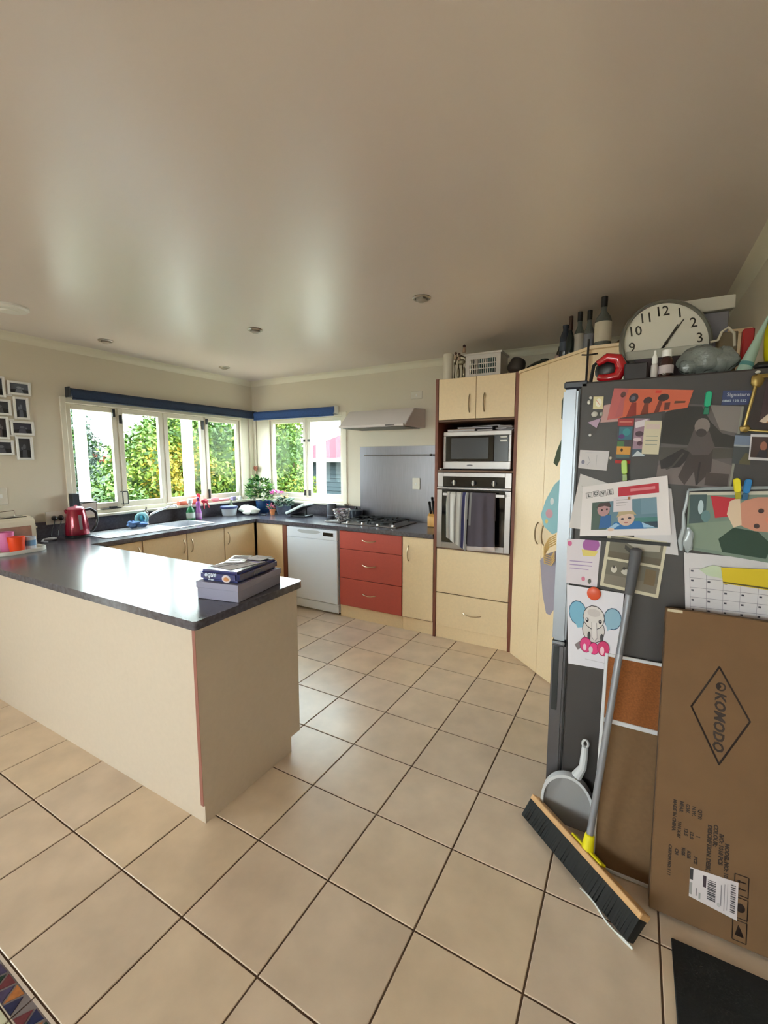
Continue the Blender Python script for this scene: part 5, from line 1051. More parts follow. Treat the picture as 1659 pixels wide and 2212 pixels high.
# elephant colouring page
OUT = (46, 40, 46)
el = [('e', .20, .33, .17, .155, (54, 84, 116)), ('e', .20, .33, .158, .143, (120, 176, 206)), ('p', [(.08, .38), (.2, .52), (.32, .5), (.3, .35)], (120, 176, 206)), ('e', .84, .34, .16, .14, (54, 84, 116)), ('e', .84, .34, .148, .128, (140, 178, 202)), ('p', [(.72, .42), (.76, .50), (.98, .38), (.92, .28)], (140, 178, 202)),
      ('e', .5, .52, .215, .165, OUT), ('e', .5, .52, .205, .155, (206, 200, 202)), ('e', .5, .36, .20, .155, OUT), ('e', .5, .36, .19, .145, (212, 206, 206)), ('e', .5, .30, .12, .05, (196, 188, 190)),
      ('e', .38, .40, .03, .028, (40, 34, 44)), ('e', .62, .40, .03, .028, (40, 34, 44)), ('e', .375, .392, .009, .009, (236, 236, 240)), ('e', .615, .392, .009, .009, (236, 236, 240)),
      ('p', [(.46, .42), (.56, .42), (.58, .62), (.54, .66), (.47, .62)], (150, 144, 150)), ('p', [(.47, .42), (.55, .42), (.57, .61), (.53, .65), (.48, .61)], (218, 212, 214)), ('e', .42, .60, .03, .06, (60, 60, 66)), ('e', .66, .60, .03, .05, (60, 60, 66)),
      ('p', [(.14, .74), (.28, .66), (.3, .76), (.2, .8)], (130, 120, 126)), ('e', .36, .72, .12, .10, (150, 30, 90)), ('e', .36, .72, .11, .09, (216, 64, 130)), ('e', .52, .75, .1, .08, (150, 30, 90)), ('e', .52, .75, .09, .07, (224, 60, 130)), ('e', .70, .73, .12, .10, (150, 30, 80)), ('e', .70, .73, .11, .09, (206, 52, 110)),
      ('e', .34, .75, .035, .045, (226, 196, 214)), ('e', .46, .77, .04, .045, (216, 206, 214)), ('e', .68, .76, .04, .055, (232, 190, 206)), ('l', [(.35, .9), (.75, .915)], .0012, (170, 166, 176))]
fs('elephant_drawing', 'coloured-in baby elephant drawing with blue ears on white paper', 'drawing', [(2.498, 1.056), (2.710, 1.050), (2.706, .722), (2.519, .714)], 2, mat('drawing_paper', (222, 220, 232), .8), el)
m = MB(); m.blob((2.603, FYp - .018, 1.035), .026, .007, .028, None, 18, 10); tag(m.build('fridge_magnet', mat('orange_red_magnet', (214, 84, 50), .4), None, (2.603, FYp - .018, 1.03)), 'orange red round magnet holding the elephant drawing', 'magnet')
# wall calendar with plastic-wrapped photo and yellow slip
m = MB(); y_ = FYp - .008; CC = [(2.896, y_, 1.235), (3.168, y_, 1.235), (3.165, y_, .992), (2.918, y_, .984)]
shp = []
for k in range(6): shp.append(('r', .06, .22 + k * .145, 1, .226 + k * .145, (130, 128, 140)))
for k in range(6): shp.append(('r', .06 + k * .19, .22, .064 + k * .19, .95, (130, 128, 140)))
for j in range(5):
    for k in range(5): shp.append(('r', .075 + k * .19, .25 + j * .145, .105 + k * .19, .275 + j * .145, (60, 60, 76)))
sheet(m, CC, .002, PAPER, shp); tag(m.build('wall_calendar', None, None, (3.04, y_, 1.1), smooth=False), 'white month calendar page with date grid at lower right of fridge side', 'calendar')
t = thing('wrapped_photo', 'baby photo print in crinkled clear wrap clipped under two pegs', 'photo', (3.02, FYp - .02, 1.35)); y_ = FYp - .016
m = MB(); c_ = [(2.895, y_, 1.460), (3.17, y_, 1.475), (3.17, y_, 1.222), (2.90, y_, 1.250)]
sheet(m, c_, .002, mat('photo_green', (110, 128, 118), .4), [('r', .0, .0, 1, .05, (196, 192, 180)), ('r', .02, .04, .2, .55, (64, 84, 88)), ('e', .14, .25, .03, .12, (176, 196, 206)), ('e', .2, .4, .05, .1, (90, 124, 130)), ('p', [(.24, .06), (.50, .1), (.46, .38), (.3, .42)], (186, 40, 56)), ('p', [(0, .55), (.45, .45), (.6, .6), (.5, .95), (0, .95)], (124, 140, 126)),
      ('p', [(.35, .75), (.5, .55), (.75, .58), (.9, .75), (.85, .95), (.4, .95)], (34, 62, 48)), ('e', .78, .33, .30, .25, (196, 136, 116)), ('p', [(.44, .15), (.54, .08), (.58, .5), (.5, .55), (.42, .35)], (214, 190, 166)), ('e', .76, .28, .03, .035, (60, 40, 40)), ('e', .73, .5, .03, .035, (60, 40, 40)), ('e', .86, .40, .05, .06, (206, 130, 110)), ('e', .97, .56, .1, .1, (20, 50, 60)), ('r', .93, .65, 1, .95, (196, 166, 120))]); m.build('print', None, t, smooth=False)
m = MB(); CL = mat('clear_wrap', (206, 218, 226), .15, trans=.5)
m.tube([(2.893, y_ - .004, 1.466), (2.890, y_ - .006, 1.42), (2.884, y_ - .006, 1.38), (2.889, y_ - .008, 1.33), (2.882, y_ - .008, 1.28), (2.886, y_ - .006, 1.245)], [.004, .006, .005, .008, .010, .006], 6)
m.blob((2.905, y_ - .010, 1.285), .016, .006, .04, None, 12, 8, .25, 3); m.tube([(2.893, y_ - .004, 1.468), (2.95, y_ - .008, 1.476), (3.0, y_ - .005, 1.478), (3.08, y_ - .007, 1.482), (3.168, y_ - .005, 1.486)], [.005, .006, .007, .006, .005], 6); m.build('wrap_edge', CL, t)
m = MB(); y_ = FYp - .025; sheet(m, [(3.008, y_, 1.195), (3.168, y_, 1.205), (3.168, y_, 1.130), (3.018, y_, 1.138)], .003, mat('yellow_card', (206, 180, 20), .6), [('r', 0, .88, 1, .96, (80, 70, 20))]); tag(m.build('yellow_slip', None, None, (3.08, y_, 1.17), smooth=False), 'bright yellow slip over the date grid calendar', 'card')
m = MB(); m.prism([(2.945, 1.180), (2.985, 1.200), (3.012, 1.196), (3.014, 1.155), (2.97, 1.160)], FYp - .022, FYp - .019, M=Matrix(((1, 0, 0, 0), (0, 0, 1, 0), (0, 1, 0, 0), (0, 0, 0, 1)))); tag(m.build('tag_label', mat('pale_green_tag', (186, 200, 176), .7), None, (2.98, FYp - .02, 1.18)), 'pale green paper tag left of the yellow slip', 'tag')
# things sticking out from the fridge front (seen edge on)
def hang(name, label, cat, pts, y0, y1, mt, shapes=None):   # pts: profile (x, z) down the sheet
    m = MB(); n = len(pts); vs = []
    for y in (y0, y1):
        for k, (x, z) in enumerate(pts): vs.append((x - .006 * math.sin((y - y0) * 9), y, z))
    for y in (y0, y1):
        for k, (x, z) in enumerate(pts): vs.append((x + .002 - .006 * math.sin((y - y0) * 9), y, z))
    F = [(k, k + 1, n + k + 1, n + k) for k in range(n - 1)] + [(2 * n + k, 3 * n + k, 3 * n + k + 1, 2 * n + k + 1) for k in range(n - 1)]
    F += [(k, 2 * n + k, 2 * n + k + 1, k + 1) for k in range(n - 1)] + [(n + k, n + k + 1, 3 * n + k + 1, 3 * n + k) for k in range(n - 1)] + [(0, n, 3 * n, 2 * n), (n - 1, 3 * n - 1, 4 * n - 1, 2 * n - 1)]
    m.add(vs, F, mt); return tag(m.build(name, mt, None, (pts[0][0], y0, pts[0][1]), angle=60), label, cat)
FR = Matrix.Identity(4)
def flag(name, label, cat, poly, y, mt, shapes=(), skew=.35):   # sheet held on the fridge front and curling out past its edge
    m = MB(); vs = [(x, y + (2.446 - x) * skew, z) for x, z in poly] + [(x, y + .0015 + (2.446 - x) * skew, z) for x, z in poly]; n = len(poly)
    m.add(vs, [tuple(range(n)), tuple(range(n, 2 * n))[::-1]] + [(k, n + k, n + (k + 1) % n, (k + 1) % n) for k in range(n)], mt)
    for k, (cx, cz, rx, rz_, col) in enumerate(shapes):
        m.add([(cx + rx * math.cos(a * PI / 6), y + (2.446 - cx - rx * math.cos(a * PI / 6)) * skew - .0006 - k * .0002, cz + rz_ * math.sin(a * PI / 6)) for a in range(12)], [tuple(range(12))], ink(col))
    return tag(m.build(name, None, None, (poly[0][0], y, poly[0][1]), smooth=False), label, cat)
flag('greeting_card', 'pale blue card with pink motif curling off the fridge front', 'card', [(2.4475, 1.50), (2.4475, 1.27), (2.423, 1.255), (2.385, 1.285), (2.367, 1.335), (2.388, 1.405), (2.42, 1.47)], 1.17, mat('pale_blue_card', (140, 186, 198), .7), [(2.405, 1.345, .016, .02, (196, 150, 166)), (2.415, 1.40, .008, .016, (210, 216, 220)), (2.395, 1.31, .006, .01, (214, 190, 120))])
flag('paper_sheet', 'long grey lilac paper hanging from the fridge front edge', 'paper', [(2.4475, 1.19), (2.4475, .93), (2.43, .895), (2.412, .90), (2.393, .98), (2.375, 1.135), (2.40, 1.165)], 1.16, mat('lilac_grey_paper', (150, 144, 160), .8))
flag('paper_sheet', 'small dark green leaflet corner on the fridge front above the blue card', 'paper', [(2.4475, 1.68), (2.4475, 1.60), (2.428, 1.55), (2.412, 1.565), (2.425, 1.62)], 1.18, mat('dark_leaflet', (70, 84, 66), .7))
flag('paper_sheet', 'thin dark card edge at the very top of the fridge front', 'paper', [(2.4475, 1.84), (2.4475, 1.74), (2.441, 1.75), (2.440, 1.82)], 1.15, mat('dark_card', (60, 66, 52), .7))
m = MB()
for k in range(5):
    z = 1.262 - k * .010; y = 1.135 + k * .003; m.tube([(2.444, y, z), (2.415, y + .005, z - .02), (2.395, y + .01, z - .06), (2.40, y, z - .09), (2.43, y - .01, z - .095), (2.443, y - .01, z - .07)], .0028, 6)
tag(m.build('curled_ribbon', mat('ribbon_gold', (206, 172, 110), .4), None, (2.44, 1.17, 1.2)), 'loops of gold and white curled ribbon on the fridge front', 'ribbon')

# ---------------------------------------------------------------- on top of the fridge (z 1.885)
FT = 1.886
ck = thing('wall_clock', 'large round white wall clock leaning on top of the fridge', 'clock', (2.80, 1.42, FT))
R = .180; Mc = Matrix.Translation((2.800, 1.43, FT + R * 1.0)) @ Matrix.Rotation(math.radians(22), 4, 'Z') @ Matrix.Rotation(math.radians(90 - 6), 4, 'X') @ Matrix.Rotation(math.radians(7), 4, 'Z')
m = MB(); m.lathe([(R - .004, -.02), (R, -.012), (R, .012), (R - .004, .017), (R - .010, .018), (R - .012, .006), (R - .012, .0)], (0, 0, 0), 48, M=None); m.v = [tuple(Mc @ Vector(v)) for v in m.v]; m.build('rim', mat('clock_rim', (120, 120, 112), .3, .5), ck)
m = MB(); m.cyl(Mc @ Vector((0, 0, .001)), Mc @ Vector((0, 0, .004)), R - .013, n=48); fc = m.build('dial', mat('clock_face', (244, 240, 228), .4), ck)
m = MB(); BK = ink((44, 40, 34))
for k in range(1, 13):
    a_ = math.radians(90 - 30 * k); text(m, str(k), Mc @ Matrix.Translation((math.cos(a_) * R * .74, math.sin(a_) * R * .74, .0046)), .058, BK, bold=.004, ext=.0003)
m.build('numeral', BK, fc, smooth=False)
def hand(a_deg, L, w_, z, nm):
    a_ = math.radians(90 - a_deg); d = Vector((math.cos(a_), math.sin(a_), 0)); p = Vector((-d.y, d.x, 0)); m = MB(); m.add([Mc @ (v + Vector((0, 0, zz))) for zz in (z, z + .0012) for v in (-d * .03 - p * w_, -d * .03 + p * w_, d * L + p * w_ * .5, d * L - p * w_ * .5)], [(0, 1, 2, 3), (7, 6, 5, 4), (0, 4, 5, 1), (1, 5, 6, 2), (2, 6, 7, 3), (3, 7, 4, 0)]); m.build(nm, BK, ck)
hand(38, .088, .0048, .006, 'hour_hand'); hand(42, .115, .0036, .009, 'minute_hand')
m = MB(); m.cyl(Mc @ Vector((0, 0, .004)), Mc @ Vector((0, 0, .012)), .006); m.build('hub', BK, ck)
m = MB(); m.cyl(Mc @ Vector((0, 0, .0135)), Mc @ Vector((0, 0, .015)), R - .013, n=48); m.build('glass', glass_mat('clock_glass', (255, 255, 255), .03, .05), ck)
# white box and papers behind the clock
t = thing('storage_box', 'white and grey box stacked behind the right side of the clock', 'box', (2.98, 1.66, FT))
m = MB(); m.box(2.90, 3.03, 1.60, 1.72, FT, 2.21); m.build('carton', mat('grey_lilac_box', (120, 116, 124), .6), t, bevel=.003)
m = MB(); M = Matrix.Translation((2.955, 1.655, 2.243)) @ Matrix.Rotation(.15, 4, 'Z') @ Matrix.Rotation(-.04, 4, 'Y'); m.box(-.10, .085, -.07, .07, -.028, .028, M=M); m.build('top_carton', mat('offwhite_box', (206, 200, 186), .6), t, bevel=.003)
m = MB(); m.blob((2.68, 1.57, 2.13), .035, .05, .06, None, 16, 10, .1, 5); m.blob((2.67, 1.57, 2.016), .03, .04, .12, None, 16, 10, .05, 8); tag(m.build('white_jug', mat('jug_white', (206, 202, 192), .5), None, (2.68, 1.57, FT)), 'white rounded thing showing behind the left rim of the clock', 'jug')
# plastic tray in front of clock base
t = thing('plastic_tub', 'shallow frosted plastic tub in front of the clock base', 'container', (2.80, 1.34, FT))
m = MB(); 
pf2 = [(-.13, 0), (.13, 0), (.15, .055), (-.15, .055)]
FRO = mat('frosted_plastic', (186, 184, 170), .35, trans=.25)
m.box(2.665, 2.93, 1.305, 1.375, FT + .105, FT + .108); m.box(2.66, 2.935, 1.302, 1.306, FT + .10, FT + .135); m.box(2.66, 2.935, 1.374, 1.378, FT + .10, FT + .135); m.box(2.66, 2.664, 1.306, 1.374, FT + .10, FT + .135); m.box(2.931, 2.935, 1.306, 1.374, FT + .10, FT + .135); m.build('tub', FRO, t, bevel=.002)
m = MB(); m.box(2.69, 2.90, 1.31, 1.37, FT, FT + .104); m.build('base_box', mat('dark_maroon_box', (50, 34, 40), .6), t, bevel=.003)
# red coiled object in black holder
t = thing('red_tape_measure', 'shiny red curved tape dispenser near the front of the fridge top', 'tape', (2.605, 1.28, FT))
m = MB(); cx, cz = 2.605, FT + .062
m.tube([(cx - .045, 1.24, cz + .025), (cx - .01, 1.235, cz + .045), (cx + .03, 1.235, cz + .035), (cx + .045, 1.24, cz), (cx + .03, 1.235, cz - .035), (cx - .01, 1.235, cz - .04), (cx - .04, 1.24, cz - .03)], [.012, .018, .022, .024, .022, .020, .012], 12)
m.build('shell', mat('glossy_red', (190, 18, 30), .15, coat=.6), t)
m = MB(); m.blob((cx - .005, 1.27, cz), .05, .03, .045, None, 16, 10, .05, 1); m.tube([(cx - .07, 1.25, FT + .005), (cx - .06, 1.25, cz + .02), (cx - .02, 1.25, cz + .055), (cx + .04, 1.25, cz + .05), (cx + .07, 1.25, cz)], .007, 8); m.build('holder', BLACKP, t)
t = thing('black_rod', 'thin black rod standing up at the front corner of the fridge top', 'rod', (2.522, 1.22, FT))
m = MB(); m.cyl((2.522, 1.22, 1.894), (2.522, 1.24, 2.075), .0045, n=8); m.tube([(2.500, 1.215, 2.010), (2.522, 1.22, 2.008), (2.56, 1.23, 2.012)], .003, 6); m.box(2.508, 2.536, 1.206, 1.234, 1.8935, 1.898); m.build('rod', mat('rod_black', (28, 20, 18), .5), t)
m = MB(); m.box(2.66, 2.74, 1.17, 1.235, FT, 1.895+.055); tag(m.build('small_black_box', mat('black_red_box', (26, 16, 20), .5), None, (2.70, 1.2, FT), bevel=.004), 'small black box beside the red tape dispenser', 'box')
bottle('dropper_bottle', 'small white dropper bottle in front of the clock', 'bottle', (2.762, 1.19, FT), [(.011, 0), (.012, .003), (.012, .05), (.008, .056)], mat('dropper_white', (206, 200, 198), .4), [('cap', [(.009, .056), (.010, .06), (.010, .08), (.005, .09), (.004, .105), (0, .106)], WHITEP)], n=14)
bottle('medicine_bottle', 'brown medicine bottle with white cap beside the dropper bottle', 'bottle', (2.80, 1.19, FT), [(.022, 0), (.024, .004), (.024, .06), (.016, .074), (.013, .078)], mat('amber_brown', (52, 22, 20), .12, coat=.5), [('cap', [(.0155, .078), (.016, .08), (.016, .102), (0, .104)], WHITEP), ('label', [(.0246, .015), (.0246, .045)], mat('label_grey', (196, 186, 190), .6))], n=20)
m = MB(); m.blob((2.915, 1.235, FT + .062), .075, .042, .052, None, 30, 18, .13, 21); m.blob((2.975, 1.235, FT + .055), .05, .038, .044, None, 26, 14, .16, 22); m.blob((2.875, 1.222, FT + .04), .035, .028, .030, None, 20, 12, .15, 23)
tag(m.build('plastic_bag', mat('clear_bag', (176, 186, 182), .14, trans=.6, bump=1.0, scale=26), None, (2.95, 1.24, FT)), 'crumpled clear plastic bag on the fridge in front of the clock', 'bag')
t = thing('paper_cone', 'pale teal pointed paper cone standing right of the clear bag', 'cone', (3.035, 1.21, FT))
m = MB(); m.cyl((3.035, 1.21, FT + .001), (3.095, 1.23, FT + .19), .024, .004, 18); m.build('cone', mat('pale_teal_cone', (160, 186, 172), .5), t)
m = MB(); d = Vector((.06, .02, .19)); p = Vector((3.035, 1.21, FT + .001)); m.cyl(p + d * .11, p + d * .18, .0222, .0206, 18); m.build('teal_band', mat('teal_band', (80, 136, 136), .4), t)
m = MB(); m.blob((3.125, 1.25, FT + .11), .035, .035, .105, None, 18, 12, .08, 31); m.tube([(3.105, 1.25, FT + .20), (3.10, 1.25, FT + .23), (3.125, 1.25, FT + .25)], .006, 6); tag(m.build('yellow_bag', mat('yellow_plastic', (206, 190, 20), .35), None, (3.125, 1.25, FT)), 'bright yellow plastic bag at the right edge on the fridge', 'bag')
m = MB(); m.box(3.05, 3.085, 1.37, 1.41, FT, FT + .19); tag(m.build('red_carton', mat('red_carton', (170, 30, 30), .4), None, (3.07, 1.39, FT), bevel=.004), 'red and brown carton behind the pale teal cone', 'carton')
t = thing('carton', 'brown box with pale curved handle right of the clock', 'box', (3.0, 1.46, FT))
m = MB(); m.box(2.985, 3.045, 1.44, 1.54, FT, FT + .20); m.build('carton', mat('olive_brown', (110, 92, 62), .6), t, bevel=.003)
m = MB(); m.tube([(2.955, 1.43, FT + .165), (2.98, 1.43, FT + .17), (2.99, 1.43, FT + .20), (3.01, 1.43, FT + .215), (3.03, 1.43, FT + .19), (3.035, 1.43, FT + .14)], .005, 8); m.build('handle', CREAMPAPER, t)
m = MB(); m.box(3.06, 3.15, 1.18, 1.24 - .03, FT, FT + .03); tag(m.build('dark_pouch', BLACKP, None, (3.1, 1.2, FT), bevel=.012), 'low black pouch at the right front of the fridge top', 'pouch')

# ---------------------------------------------------------------- bottles on the pantry
PT = 2.2505
def booze(name, label, x, y, h, r, body, capc, caph, lab=None, neck=.35, sh=.62):
    t = thing(name, label, 'bottle', (x, y, PT)); nr = r * neck
    MB().lathe([(r * .92, 0), (r, .006), (r, h * (sh - .08)), (r * .85, h * (sh)), (nr * 1.2, h * (sh + .10)), (nr, h * (sh + .14)), (nr, h - caph)], (x, y, PT), 22).build('glass', body, t)
    MB().lathe([(nr * 1.12, h - caph), (nr * 1.15, h - .002), (nr * .8, h), (0, h)], (x, y, PT), 16).build('cap', capc, t)
    if lab:
        MB().lathe([(r * 1.012, h * lab[0]), (r * 1.012, h * lab[1])], (x, y, PT), 22).build('label', lab[2], t)
    return t
CG = mat('clear_glass', (120, 128, 124), .06, trans=.55); DG = mat('dark_glass', (24, 34, 32), .08); NG = mat('navy_glass', (40, 48, 62), .12)
LW = mat('label_white', (206, 196, 176), .6); BC = mat('cap_black', (22, 18, 18), .35)
booze('spirit_bottle', 'wide clear bottle with white label, rightmost and tallest on the pantry', 2.502, 2.235, .302, .047, CG, BC, .062, (.12, .50, LW), .34, .60)
booze('spirit_bottle', 'slim clear bottle with grey label just left of the widest one', 2.415, 2.345, .268, .030, CG, BC, .06, (.12, .45, mat('label_grey_blue', (120, 122, 132), .6)), .45, .55)
booze('spirit_bottle', 'clear bottle with tall off-white label, second slim one on the pantry', 2.352, 2.40, .285, .034, CG, BC, .062, (.08, .50, mat('label_offwhite', (176, 170, 160), .6)), .42, .55)
booze('wine_bottle', 'dark bottle with long dark neck left of the clear bottles', 2.300, 2.385, .262, .026, DG, mat('cap_brown', (50, 26, 20), .4), .09, None, .42, .5)
booze('wine_bottle', 'navy grey broad bottle partly behind the dark necked one', 2.262, 2.44, .225, .036, NG, NG, .02, (.25, .5, mat('label_navy', (62, 70, 86), .5)), .5, .7)
bottle('small_jar', 'tiny pale jar at the left of the pantry bottles', 'jar', (2.215, 2.425, PT), [(.014, 0), (.016, .02), (.012, .03), (0, .031)], mat('pale_jar', (186, 160, 150), .4), n=14)
bottle('small_bottle', 'small dark bottle behind the tiny pale jar', 'bottle', (2.225, 2.48, PT), [(.02, 0), (.022, .06), (.012, .08), (.010, .10), (0, .102)], mat('brownish_glass', (54, 44, 34), .2), n=14)
m = MB(); M = Matrix.Translation((2.62, 2.30, PT)); m.blob((2.60, 2.29, PT + .025), .04, .03, .025, None, 14, 8, .1, 9); tag(m.build('brown_packet', mat('brown_packet', (112, 84, 58), .7), None, (2.60, 2.29, PT)), 'low brown packet on the pantry right of the bottles', 'packet')
t = thing('bowl', 'dark green shallow bowl lying upside down on the pantry corner', 'bowl', (2.06, 2.85, PT))
MB().lathe([(.15, 0.004), (.152, .008), (.13, .05), (.08, .082), (.03, .094), (0, .096)], (2.06, 2.85, PT), 30).build('shell', mat('dark_green_enamel', (26, 46, 34), .2), t); MB().lathe([(.03, .0965), (.032, .104), (0, .106)], (2.06, 2.85, PT), 16).build('base_ring', mat('dark_green_enamel', (26, 46, 34), .2), t)
# ---------------------------------------------------------------- on the oven tower
TT = 2.2555
bottle('white_canister', 'plain white cylinder at the left end of the oven tower top', 'canister', (1.262, 2.86, TT), [(.042, 0), (.044, .003), (.044, .225), (.042, .23), (0, .23)], mat('canister_white', (214, 206, 190), .5), n=28)
t = thing('metal_figurine', 'rustic metal figurine with dark bead heads beside the white canister', 'figurine', (1.375, 2.84, TT))
WR = mat('wrought_metal', (66, 54, 36), .45, .7); m = MB()
for x in (1.325, 1.36, 1.395, 1.425): m.tube([(x, 2.84, TT + .001), (x + .004, 2.84, TT + .09), (x, 2.84, TT + .15)], .005, 6)
m.tube([(1.335, 2.835, TT + .13), (1.345, 2.835, TT + .185), (1.385, 2.835, TT + .20), (1.425, 2.835, TT + .18), (1.44, 2.835, TT + .10)], .007, 8); m.box(1.315, 1.435, 2.82, 2.86, TT, TT + .006); m.build('frame', WR, t)
m = MB(); m.blob((1.385, 2.845, TT + .15), .034, .024, .026, None, 14, 8); m.blob((1.36, 2.845, TT + .06), .014, .014, .05, None, 12, 8); m.blob((1.41, 2.845, TT + .06), .014, .014, .05, None, 12, 8); m.build('belly', mat('pewter', (150, 140, 118), .35, .7), t)
for k, (x, z, r_) in enumerate(((1.335, .225, .012), (1.366, .215, .012), (1.41, .275, .013))):
    m = MB(); m.blob((x, 2.84, TT + z), r_, r_, r_, None, 12, 8); m.build('bead', mat('bead_brown', (64, 30, 20), .4), t); m = MB(); m.lathe([(.016, -.05), (.010, -.012), (0, -.010)], (x, 2.84, TT + z), 12); m.build('collar', mat('beige_cloth', (176, 150, 130), .8), t)
# laundry style basket with holes
bk = thing('plastic_basket', 'white plastic basket with rows of square holes on the oven tower', 'basket', (1.60, 2.86, TT))
BW = mat('basket_white', (206, 200, 196), .45); X0, X1, Y0, Y1, H = 1.452, 1.742, 2.76, 2.98, .19
m = MB(); m.box(X0, X1, Y0, Y0 + .004, TT + .002, TT + .024); m.box(X0, X1, Y0, Y0 + .004, TT + .14, TT + .178); m.box(X0, X0 + .035, Y0, Y0 + .004, TT + .024, TT + .14); m.box(X1 - .04, X1, Y0, Y0 + .004, TT + .024, TT + .14)
for k in range(12): x = X0 + .035 + (X1 - X0 - .075) * (k + .5) / 12; m.box(x - .0028, x + .0028, Y0, Y0 + .004, TT + .024, TT + .14)
for z in (.063, .102): m.box(X0 + .035, X1 - .04, Y0 + .0005, Y0 + .0035, TT + z - .004, TT + z + .004)
m.build('front_grid', BW, bk, smooth=False)
m = MB(); m.box(X0, X1, Y1 - .004, Y1, TT + .002, TT + .178); m.box(X0, X0 + .004, Y0 + .004, Y1 - .004, TT + .002, TT + .178); m.box(X1 - .004, X1, Y0 + .004, Y1 - .004, TT + .002, TT + .178); m.box(X0 + .004, X1 - .004, Y0 + .004, Y1 - .004, TT + .002, TT + .006); m.build('tub', BW, bk, smooth=False)
m = MB(); m.box(X0 - .012, X1 + .012, Y0 - .010, Y0 - .0005, TT + .172, TT + .188); m.box(X0 - .012, X1 + .012, Y1 + .0005, Y1 + .010, TT + .172, TT + .188); m.box(X0 - .012, X0 - .0005, Y0 - .0005, Y1 + .0005, TT + .172, TT + .188); m.box(X1 + .0005, X1 + .012, Y0 - .0005, Y1 + .0005, TT + .172, TT + .188); m.build('rim', BW, bk, bevel=.003)
m = MB(); m.box(X0 + .10, X1 - .05, Y0 + .02, Y1 - .05, TT + .007, TT + .15); m.build('contents', mat('teal_grey_cloth', (90, 116, 114), .8, noise=.4, scale=30), bk, bevel=.01)
m = MB(); m.blob((1.84, 2.88, TT + .075), .07, .06, .07, None, 18, 12, .08, 44); tag(m.build('dark_bag', mat('brown_black_bag', (60, 54, 50), .5), None, (1.83, 2.88, TT)), 'soft dark bag at the right end of the oven tower top', 'bag')
# ---------------------------------------------------------------- beside the fridge
# cork board leaning on fridge
def lean_mat(y0, z0, tilt): return Matrix.Translation((0, y0, z0)) @ Matrix.Rotation(-tilt, 4, 'X')
T1 = math.radians(14.2); cb = thing('cork_board', 'two-panel cork board with white frame leaning on the fridge', 'board', (2.83, .92, 0))
M = lean_mat(.914, .004, T1); X0, X1, Z1 = 2.656, 3.03, .815
FW = mat('frame_white', (206, 206, 212), .4)
m = MB(); w_ = .013
m.box(X0, X0 + w_, 0, .014, 0, Z1, M=M); m.box(X1 - w_, X1, 0, .014, 0, Z1, M=M); m.box(X0 + w_, X1 - w_, 0, .014, 0, w_, M=M); m.box(X0 + w_, X1 - w_, 0, .014, Z1 - w_, Z1, M=M); m.box(X0 + w_, X1 - w_, 0, .014, .545, .562, M=M); m.build('frame', FW, cb, bevel=.002)
m = MB(); m.box(X0 + w_, X1 - w_, .004, .011, .562, Z1 - w_, M=M); m.build('cork_panel', mat('cork_orange', (140, 82, 40), .9, noise=.2, scale=160), cb, smooth=False)
m = MB(); m.box(X0 + w_, X1 - w_, .004, .011, w_, .545, M=M); m.build('brown_panel', mat('brown_board', (116, 88, 60), .85, noise=.06, scale=60), cb, smooth=False)
# big carton
T2 = math.radians(12.5); bx = thing('cardboard_carton', 'big brown cardboard carton with diamond logo leaning on the fridge', 'carton', (3.0, .86, 0))
KD = mat('kraft_cardboard', (114, 84, 55), .8, noise=.06, scale=8, bump=.05); KE = mat('kraft_edge', (92, 68, 46), .85)
M = lean_mat(.822, .016, T2); BX0, BX1, BZ, TH = 2.850, 3.185, 1.045, .078
m = MB(); m.box(BX0, BX1, 0, TH, 0, BZ, M=M); m.build('carton_body', KD, bx, bevel=.003)
m = MB(); m.box(BX0 - .0015, BX0 - .0002, .012, .030, .02, BZ - .05, M=M); m.build('side_seam', ink((60, 40, 24)), bx, smooth=False)
m = MB(); m.box(BX0 + .004, BX0 + .05, -.0006, -.0002, BZ - .012, BZ - .002, M=M); m.build('corner_tape', mat('tape_clear', (190, 176, 150), .3), bx, smooth=False)
INK = ink((44, 24, 12))
def onbox(x, z, ang=0.0): return M @ Matrix.Translation((x, -.0009, z)) @ Matrix.Rotation(PI / 2, 4, 'X') @ Matrix.Rotation(ang, 4, 'Z')
# local z along board for world z: z_local ~ (z-.016)/cos
m = MB()
D = [(3.014, .868), (2.941, .715), (3.026, .545), (3.103, .708)]
for (p, q) in zip(D, D[1:] + D[:1]):
    a_ = Vector((p[0], -.0008, p[1])); b_ = Vector((q[0], -.0008, q[1])); d = (b_ - a_).normalized(); nrm = Vector((d.z, 0, -d.x)) * .0028; m.add([M @ v for v in (a_ - nrm - d * .002, b_ - nrm + d * .002, b_ + nrm + d * .002, a_ + nrm - d * .002)], [(0, 1, 2, 3), (3, 2, 1, 0)], INK)
text(m, 'KOMODO', onbox(3.020, .685, -PI / 2), .042, INK, bold=.032, shear=.2, space=1.02)
